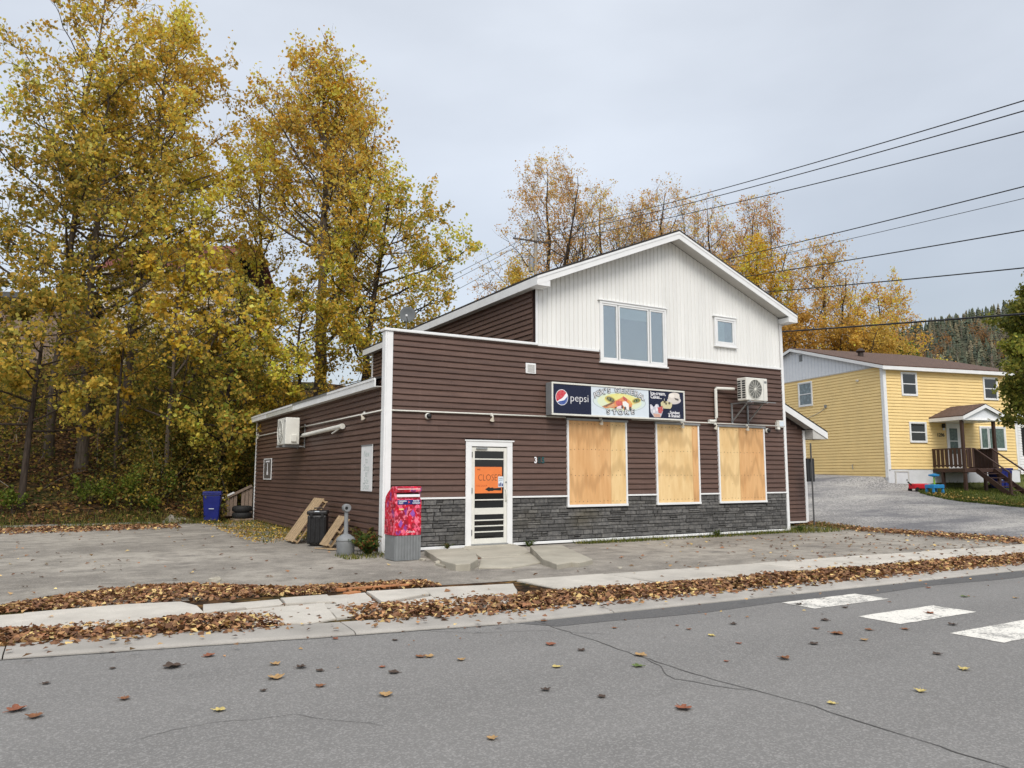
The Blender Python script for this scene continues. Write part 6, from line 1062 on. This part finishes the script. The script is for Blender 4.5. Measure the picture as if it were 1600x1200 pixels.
def shrub(label, px, py, D, h, w_, n, cols):
    b = hit(px, py); root = thing('green_shrub', label, 'shrub', (b[0], b[1], b[2]), 0, 'green shrubs at the foot of the bank'); tb = Tubes(); P = []
    for k in range(max(5, int(n/90))):
        a = rng.uniform(0, 6.28); r_ = w_*rng.uniform(0.2, 1); e0 = np.array([math.cos(a)*r_, math.sin(a)*r_, h*rng.uniform(0.55, 1)]); bp = bez(np.zeros(3), np.array([e0[0]*0.3, e0[1]*0.3, e0[2]*0.7]), e0, 6); tb.add(bp, np.linspace(0.012, 0.004, 6), 4); P += [bp[5]*u+bp[2]*(1-u)+rng.normal(0, 0.07, 3) for u in rng.uniform(0, 1.05, int(n/max(5, int(n/90))))]
    tb.build('stems', BARKD, root); P = np.array(P); leaf_cloud('foliage', P, rng.uniform(0.06, 0.12, len(P)), pal(cols, len(P)), LEAF, root)
GS = [lin(108, 124, 46), lin(88, 108, 40), lin(132, 138, 56)]
shrub('green shrub under the thick trunk on the bank', 140, 792, 29, 1.0, 0.5, 520, GS); shrub('tall light-green shrub in the middle of the bank foot', 204, 798, 29, 1.6, 0.42, 720, GS+[lin(150, 146, 60)]); shrub('low green shrub at the picture edge of the bank foot', 20, 806, 29, 1.0, 0.45, 460, GS); shrub('yellow-green shrub left of the tall light-green one', 162, 796, 29, 0.9, 0.4, 420, GS+[lin(160, 140, 60)]); shrub('thin green shrub near the blue bin', 262, 786, 29, 1.3, 0.3, 360, GS+[lin(150, 130, 60)]); shrub('wide low green shrub at the bank foot near the bin', 235, 800, 28, 0.6, 0.6, 420, GS)
# ---------------------------------------------------------------- houses on the bank
p = at(255, 520, 47); hz_ = float(HT(p[0], p[1])); bh = thing('bank_house', 'white-sided house with dull red roof half hidden by the yellow trees', 'house', (p[0], p[1], hz_-0.3), R(-29.9))
c_ = MB().box(-3.6, 3.9, 0.02, 7, -1, 6.05).build('wall', WHITE, bh); m = lap(FR, -3.6, 3.9, 0.1, 6.05, [(0.15, 1.35, 0.3, 1.7), (-2.4, -1.3, 3.6, 4.9)]); tag(m.build('siding', plain('siding_cream', lin(206, 196, 180), 0.6, 0.08), c_), kind='stuff')
glazed(bh, (0.15, 1.35, 0.3, 1.7), [(0, 1)], glass=GLASS, drip=False); glazed(bh, (-2.4, -1.3, 3.6, 4.9), [(0, 1)], glass=GLASS, drip=False)
rf = yz([(-0.5, 5.95), (3.5, 8.5), (7.5, 5.95), (7.5, 6.1), (3.5, 8.65), (-0.5, 6.1)], -4.0, 4.2).build('roof', ROOFR, bh); MB().box(-4.0, 4.2, -0.53, -0.505, 5.85, 6.08).build('fascia', SOFFIT, rf); MB().box(-3.8, 4.0, -0.3, 0.0, -1.2, 0.08).build('foundation', CONC2, bh)
p = at(15, 560, 46); hz_ = float(HT(p[0], p[1])); bs = thing('grey_shed', 'weathered grey board shed at the top of the bank by the picture edge', 'shed', (p[0], p[1], hz_-0.3), R(-22)); c_ = MB().box(-6, 2.6, 0.03, 5, -1.0, 3.3).build('wall', WOODG, bs)
z_ = 0.0
while z_ < 3.25: MB().box(-6, 2.6, -0.03+0.01*rng.random(), 0.025, z_, z_+0.225).build('wall_board', WOODG, c_); z_ += 0.235
yz([(-0.5, 3.25), (2.5, 4.2), (5.5, 3.25), (5.5, 3.4), (2.5, 4.35), (-0.5, 3.4)], -6.3, 2.9).build('roof', ROOFD, bs)
# ---------------------------------------------------------------- utility pole and wires
PD = 62; pb = gbase(838, PD); pt = at(838, 352, PD); up_ = thing('utility_pole', 'weathered utility pole with grey transformer behind the store roof', 'utility pole', pb, R(-29.9)); hh = pt[2]-pb[2]
MB().tube([(0, 0, -0.5), (0, 0, hh)], [0.17, 0.13], 12).build('pole', POLEW, up_, smooth='auto'); za = at(838, 378, PD)[2]-pb[2]; MB().bar((-1.9, -0.16, za+0.28), (1.3, -0.16, za-0.18), 0.12, 0.13).build('crossarm', plain('crossarm', lin(92, 86, 80), 0.9, 0.15), up_)
for x_ in (-1.7, -0.8, 1.1): MB().lathe([(0.03, 0), (0.06, 0.08), (0.04, 0.2)], 10, Matrix.Translation((x_, -0.16, za+0.06-0.144*x_+0.06))).build('insulator', BLACK, up_)
zt0, zt1 = at(833, 425, PD)[2]-pb[2], at(833, 404, PD)[2]-pb[2]; MB().lathe([(0.2, zt0), (0.22, zt0+0.04), (0.22, zt1-0.05), (0.16, zt1)], 18, Matrix.Translation((-0.36, -0.1, 0))).build('transformer', TRAFO, up_, smooth='auto'); MB().tube([(-0.36, -0.1, zt1), (-0.5, -0.1, zt1+0.12), (-1.3, -0.12, zt1+0.05)], 0.02, 6).build('lead', WIRE, up_)
def wire(label, a, b, sag, r_, n=26):
    A, B = np.array(a), np.array(b); t = np.linspace(0, 1, n)[:, None]; P = A+(B-A)*t; P[:, 2] -= (4*sag*t*(1-t))[:, 0]; tb = Tubes(); o = MB().tube([tuple(q) for q in P], r_, 5).build('overhead_wire', WIRE); return tag(o, label, 'wire', 'overhead wires')
ex_ = lambda x0, y0, x1, y1, xx: y0+(y1-y0)*(xx-x0)/(x1-x0)
ND = 26
for l_, (ax, ay), (bx, by), r_, sg_ in (('topmost thin overhead wire crossing the sky', (838, 366), (1600, 153), 0.021, 0.35), ('second overhead wire just below the topmost one', (840, 371), (1600, 169), 0.021, 0.35), ('third overhead wire of the upper bundle', (843, 380), (1600, 202), 0.021, 0.3), ('overhead wire above the yellow tree, first of the lower set', (838, 470), (1600, 289), 0.02, 0.2), ('faint thin wire below the first of the lower set', (838, 474), (1600, 307), 0.011, 0.25), ('overhead wire crossing the forked tree crown', (838, 476), (1600, 357), 0.021, 0.25), ('lowest thin wire passing before the far trees', (838, 476), (1600, 415), 0.022, 0.3), ('thick black cable just above the yellow house roof', (838, 541), (1600, 489), 0.034, 0.12)):
    xx = 1760; yy2 = ex_(ax, ay, bx, by, xx); wire(l_, at(ax, ay, PD), at(xx, yy2, ND), sg_, r_)
for l_, y0, x1, y1 in (('upper wire running from the pole behind the tall poplar', 362, 560, 497), ('middle wire running from the pole behind the tall poplar', 369, 560, 507), ('lower wire running from the pole behind the poplar', 384, 560, 528)): wire(l_, at(836, y0, PD), at(x1, y1, 50), 0.25, 0.018)
# ---------------------------------------------------------------- wooded hill far off on the right
nx_, ny_ = 90, 30; hx = np.linspace(-0.1, 1, nx_); 
def hillpt(u_, v_):                       # u across, v up the slope
    az = R(60.1)-math.atan((1180+620*u_-800)/F_PX); D = 300+160*v_; crest = np.interp(1180+620*u_, [1100, 1250, 1380, 1440, 1500, 1560, 1640, 1800], [582, 570, 553, 535, 531, 522, 516, 513])
    zc = C0[2]+(742-crest)/F_PX*460*1.1; return np.array([C0[0]+math.cos(az)*D*1.1, C0[1]+math.sin(az)*D*1.1, 8+(zc-8-4)*v_**0.85])
V = np.array([hillpt(u_, v_) for v_ in np.linspace(0, 1, ny_) for u_ in np.linspace(-0.1, 1.15, nx_)]); Vb = np.array([hillpt(u_, 1.0)*np.array([1, 1, 1])+np.array([60, 60, -40]) for u_ in np.linspace(-0.1, 1.15, nx_)]); V = np.concatenate([V, Vb]); ii = np.arange(nx_*(ny_+1)).reshape(ny_+1, nx_); qq = np.stack([ii[:-1, :-1], ii[:-1, 1:], ii[1:, 1:], ii[1:, :-1]], -1).reshape(-1, 4)
tag(link('hill', np_mesh('hill', V, qq, smooth=True), plain('hill_floor', lin(70, 72, 54), 1, 0.3, 0.05)), 'steep wooded hill beyond the yellow house', kind='structure')
def conifers(n):
    VV = []; QQ = []; CC = []; k = 0
    for i in range(n):
        u_, v_ = rng.uniform(0.1, 1.1), rng.random()**0.8; v_ = 1.0-0.03*rng.random() if i < n*0.16 else v_; p_ = hillpt(u_, v_); h = rng.uniform(4, 8.5); w_ = h*rng.uniform(0.17, 0.3); c_ = pal([lin(82, 88, 70), lin(72, 80, 66), lin(98, 98, 78), lin(112, 104, 80)], 1, 0.15)[0]; L_ = 7  # greyed conifer palette: distance haze is put into the needle colour
        for l_ in range(L_):
            f0 = l_/L_; z0 = h*(0.05+0.95*f0); r_ = w_*(1-f0)**0.9+0.12; z1 = z0+h*0.26; m_ = 7; a = rng.uniform(0, 6.28)+np.arange(m_)*2*np.pi/m_; rr_ = r_*rng.uniform(0.6, 1.25, m_); ring = np.stack([p_[0]+np.cos(a)*rr_, p_[1]+np.sin(a)*rr_, p_[2]+z0+rng.normal(0, 0.15, m_)-r_*0.2], 1)
            VV.append(np.concatenate([ring, [[p_[0], p_[1], p_[2]+min(z1, h)]]])); QQ += [(k+j, k+(j+1) % m_, k+m_) for j in range(m_)]; CC.append(np.repeat(c_[None]*rng.uniform(0.8, 1.2), m_+1, 0)); k += m_+1
    me = np_mesh('conifer_forest', np.concatenate(VV), None, QQ, np.concatenate(CC)); tag(link('conifer_forest', me, NEEDLE), 'far-off mass of dark conifers covering the hill', kind='stuff')
conifers(1900)
tb = Tubes(); P = []; cc = []
for i in range(330):
    u_ = rng.uniform(0.3, 1.1); v_ = rng.uniform(0.0, 0.85); p_ = hillpt(u_, v_); h = rng.uniform(5, 9); warm = rng.random() < 0.2
    tb.add(np.stack([p_, p_+np.array([rng.normal(0, .4), rng.normal(0, .4), h*0.6]), p_+np.array([rng.normal(0, .8), rng.normal(0, .8), h])]), np.array([0.2, 0.14, 0.05]), 4)
    for j in range(9): q_ = rng.uniform(0.3, 0.9); s0 = p_+np.array([0, 0, h*q_]); tb.add(np.stack([s0, s0+np.array([rng.normal(0, 1.1), rng.normal(0, 1.1), rng.uniform(0.8, 2.4)])]), np.array([0.07, 0.03]), 3)
    k = 160 if warm else 46; P.append(p_+np.array([0, 0, h*0.62])+rng.normal(0, 1, (k, 3))*np.array([1.5, 1.5, 2.0])); cc.append(pal([lin(176, 132, 76), lin(160, 112, 70)] if warm else [lin(134, 114, 92), lin(116, 104, 86), lin(104, 104, 74)], k))
tag(tb.build('bare_woodland', BARKP, None), 'far-off bare deciduous trees low on the hill', kind='stuff'); P = np.concatenate(P); tag(leaf_cloud('foliage', P, rng.uniform(0.5, 0.9, len(P)), np.concatenate(cc), LEAF), 'thin rusty foliage of the far-off woodland', kind='stuff')
# ---------------------------------------------------------------- fern and weeds near the walls
def fern(name, label, loc, n, ln, cols, cat='fern'):
    root = thing(name, label, cat, loc); tb = Tubes(); P = []; S = []
    for k in range(n):
        a = rng.uniform(0, 6.28); l_ = ln*rng.uniform(0.6, 1.1); el = rng.uniform(0.7, 1.35); e0 = np.array([math.cos(a)*math.cos(el), math.sin(a)*math.cos(el), math.sin(el)*0.72])*l_; m_ = np.array([e0[0]*0.35, e0[1]*0.35, e0[2]*0.95]); bp = bez(np.zeros(3), m_, e0, 12); tb.add(bp, np.linspace(0.006, 0.002, 12), 3); side_ = np.cross(e0, [0, 0, 1.0]); side_ /= np.linalg.norm(side_)+1e-9
        for j in range(2, 12):
            for s_ in (-1, 1): w_ = 0.13*ln*(1-abs(j-5)/9); P.append(bp[j]+side_*s_*w_*0.6+rv3(0.008)); S.append(w_*1.6)
    tb.build('stems', plain('stem_green', lin(84, 96, 40), 0.8), root); P = np.array(P); leaf_cloud('fronds', P, np.array(S), pal(cols, len(P), 0.18), LEAF, root, long=2.2); return root
FG = [lin(66, 88, 36), lin(84, 104, 42), lin(52, 74, 32), lin(104, 112, 50)]
fern('fern', 'green fern clump between the cigarette receptacle and the mailbox', (-0.40, -0.22, 0.0), 46, 0.62, FG+[lin(140, 86, 50)]); fern('fern', 'tall rusty fern stems against the side wall', (-0.22, 0.55, 0.0), 16, 0.75, [lin(110, 96, 50), lin(84, 90, 42), lin(120, 80, 50)])
fern('weed', 'small weed sprouting right of the shop door', (3.35, -0.2, 0.0), 12, 0.26, FG, 'weed'); fern('weed', 'small green weed at the stone base under the third window', (9.05, -0.22, 0.0), 14, 0.26, FG, 'weed'); fern('weed', 'brown weed at the broken slab beside the mailbox', (1.35, -0.2, 0.05), 9, 0.22, FG+[lin(120, 76, 50)], 'weed'); fern('weed', 'green weed at the driveway corner post', (12.15, -0.25, 0.0), 16, 0.3, FG, 'weed')
# rubble by the mailbox
for i, (px_, py_, l_) in enumerate(((690, 881, 'pale concrete lump under the tilted slab by the mailbox'), (660, 874, 'small pale rubble lump at the mailbox foot'), (337, 906, 'flat pale stone lying on the leafy lot'), (969, 887, 'small yellow stone on the worn asphalt before the stone base'))):
    p_ = gr(px_, py_, 0.03); s_ = (0.13, 0.07, 0.1, 0.05)[i]; vs = []; fs = []
    for a in range(8):
        for z_, r_ in ((0, 1), (0.35, 1.05), (0.6, 0.6)): t = a*math.pi/4; k_ = rng.uniform(0.75, 1.2); vs.append((s_*r_*k_*math.cos(t), s_*0.7*r_*k_*math.sin(t), s_*z_*rng.uniform(0.8, 1.2)))
    for a in range(8):
        b2 = (a+1) % 8; fs += [(a*3, b2*3, b2*3+1, a*3+1), (a*3+1, b2*3+1, b2*3+2, a*3+2)]
    fs += [tuple(a*3+2 for a in range(8)), tuple(a*3 for a in range(7, -1, -1))]
    tag(MB().add(vs, fs).build('rubble_lump', CONC3, None, (p_[0], p_[1], 0.012)), l_, 'rubble')
# orange-brown wet planks under the leaves behind the sidewalk
for i, (a, b2, l_) in enumerate((((525, 922), (640, 914), 'long orange wooden strip half buried in leaves behind the sidewalk'), ((540, 928), (560, 925), 'short orange wooden piece beside the long strip'))):
    A, B = gr(*a, 0.05), gr(*b2, 0.05); tag(MB().bar(tuple(A), tuple(B), 0.11, 0.03).build('wooden_strip', plain('wet_orange_wood', lin(172, 116, 74), 0.6, 0.25, 4, 0.2, 30)), l_, 'board')
# ---------------------------------------------------------------- single leaves on the road
def lobed(s_, seed):
    r2 = random.Random(seed); n = 22; ang = [2*math.pi*i/n for i in range(n)]; rad_ = []
    for a in ang: rad_.append(s_*(0.36+0.20*abs(math.cos(2.5*(a-math.pi/2)))+0.05*r2.uniform(-1, 1)+0.05*math.sin(a)))
    bx_, by_ = r2.uniform(0.5, 2.2), r2.uniform(0.3, 1.6); cz = lambda x, y: 0.006+abs(bx_*x*x/s_+by_*(y*0.8+0.2*x)**2/s_)*0.3+r2.uniform(0, 0.006)
    vs = [(0, 0, 0.006)]; 
    for q_ in (0.55, 1.0):
        for a, r_ in zip(ang, rad_): x, y = math.cos(a)*r_*q_, math.sin(a)*r_*q_; vs.append((x, y, cz(x, y)))
    fs = [(0, 1+i, 1+(i+1) % n) for i in range(n)]+[(1+i, 1+n+i, 1+n+(i+1) % n, 1+(i+1) % n) for i in range(n)]
    m = MB(); m.add(vs, fs); m.tube([(0, -s_*0.3, 0.008), (0.05*s_, -s_*0.75, 0.012)], 0.0025, 4); return m
LM = {k: plain('leaf_'+k, c, 0.75, 0.3, 20, 0.3, 90) for k, c in (('brown', lin(124, 82, 52)), ('rust', lin(134, 82, 58)), ('dark', lin(72, 58, 48)), ('tan', lin(164, 132, 88)), ('yellow', lin(186, 168, 104)), ('green', lin(88, 104, 50)))}
big = [(25, 1111, 'rust', 0.19, 'large rust-brown leaf at the bottom left of the road'), (54, 1121, 'brown', 0.17, 'large brown leaf beside the rust-brown one at the bottom left'), (194, 1093, 'brown', 0.13, 'curled brown leaf alone on the left of the road'), (270, 1043, 'dark', 0.24, 'long dark leaf clump near the left kerb'), (326, 1026, 'rust', 0.16, 'rust-coloured leaf close to the left kerb'), (430, 1060, 'tan', 0.20, 'broad tan maple leaf on the road left of centre'), (429, 1039, 'tan', 0.14, 'tan leaf just behind the broad tan maple leaf'), (602, 1087, 'tan', 0.17, 'tan maple leaf in front of the mailbox on the road'), (1067, 1108, 'rust', 0.18, 'reddish leaf lying near the long road seam'), (1001, 1025, 'tan', 0.17, 'tan leaf lying on the road seam'), (997, 1042, 'green', 0.14, 'green leaf beside the road seam'), (1307, 991, 'brown', 0.2, 'brown leaf between the crosswalk bars and the camera'), (1438, 1081, 'yellow', 0.13, 'yellow leaf alone at the right of the road'), (470, 1044, 'dark', 0.14, 'dark curled leaf right of the broad tan one'), (342, 1111, 'yellow', 0.13, 'pale yellow leaf low on the left of the road'), (860, 1008, 'rust', 0.16, 'rust leaf at the centre of the road near the kerb'), (1452, 959, 'rust', 0.16, 'rust leaf lying on the widest crosswalk bar')]
small = [(71, 1069, 'dark'), (176, 1045, 'dark'), (597, 1043, 'rust'), (524, 999, 'rust'), (617, 1001, 'dark'), (720, 1032, 'tan'), (670, 1027, 'tan'), (656, 1027, 'brown'), (616, 1052, 'dark'), (768, 1155, 'tan'), (75, 1020, 'brown'), (516, 975, 'rust'), (908, 1017, 'dark'), (850, 971, 'brown'), (870, 1043, 'yellow'), (852, 1079, 'dark'), (960, 982, 'brown'), (1076, 984, 'brown'), (1112, 994, 'yellow'), (1154, 1006, 'rust'), (1135, 1034, 'rust'), (1146, 976, 'dark'), (1275, 983, 'brown'), (1350, 1001, 'tan'), (1271, 1007, 'dark'), (1289, 970, 'dark'), (1358, 985, 'brown'), (1489, 977, 'dark'), (1465, 1023, 'dark'), (1506, 1047, 'yellow'), (1414, 984, 'brown'), (1450, 919, 'rust'), (1507, 933, 'green'), (1587, 935, 'tan'), (1010, 951, 'brown'), (1248, 945, 'dark'), (1390, 941, 'brown'), (1320, 950, 'dark'), (500, 1049, 'dark'), (411, 1080, 'dark'), (500, 1073, 'brown'), (1225, 1030, 'brown'), (940, 1090, 'dark'), (1300, 1100, 'yellow'), (1058, 978, 'brown')]
for i, (a, b2, c_, s_, l_) in enumerate(big):
    p_ = gr(a, b2, 0.0); o_ = lobed(s_*0.6, i).build('fallen_leaf', LM[c_], None, (p_[0], p_[1], 0.002), (0, 0, rng.uniform(0, 6))); tag(o_, l_, 'leaf', 'leaves lying singly on the road')
seen_ = set(); protos = [lobed(0.1, 100+k).mesh('small_leaf') for k in range(6)]
for i, (a, b2, c_) in enumerate(small):
    p_ = gr(a, b2, 0.0); me = protos[i % 6].copy(); o_ = link('fallen_leaf', me, LM[c_], None, (p_[0], p_[1], 0.002), (0, 0, rng.uniform(0, 6))); o_.scale = (rng.uniform(0.5, 0.95),)*3; zx = next(w_ for l_, w_ in ((120, 'at the left end of the kerb'), (300, 'before the wooded bank'), (480, 'before the leaf heap of the lot'), (560, 'before the tote and pallets'), (640, 'before the red mailbox'), (700, 'left of the shop door'), (800, 'before the shop door'), (880, 'before the house number'), (940, 'before the widest plywood'), (1030, 'before the long sign'), (1100, 'before the middle plywood'), (1180, 'before the heat pump'), (1262, 'left of the crosswalk'), (1300, 'at the crosswalk bar ends'), (1370, 'among the crosswalk bars'), (1430, 'near the widest crosswalk bar'), (1480, 'beyond the crosswalk bars'), (1700, 'at the right edge of the road')) if a < l_)
    zy = 'by the kerb' if b2 < 990 else ('out on the asphalt' if b2 < 1045 else 'towards the camera'); lab = 'small '+c_+' dry leaf '+zx+', '+zy
    if lab in seen_: lab = lab.replace('small', 'tiny'); o_.scale = (0.42,)*3
    seen_.add(lab); tag(o_, lab, 'leaf', 'leaves lying singly on the road')
bpy.context.view_layer.update()
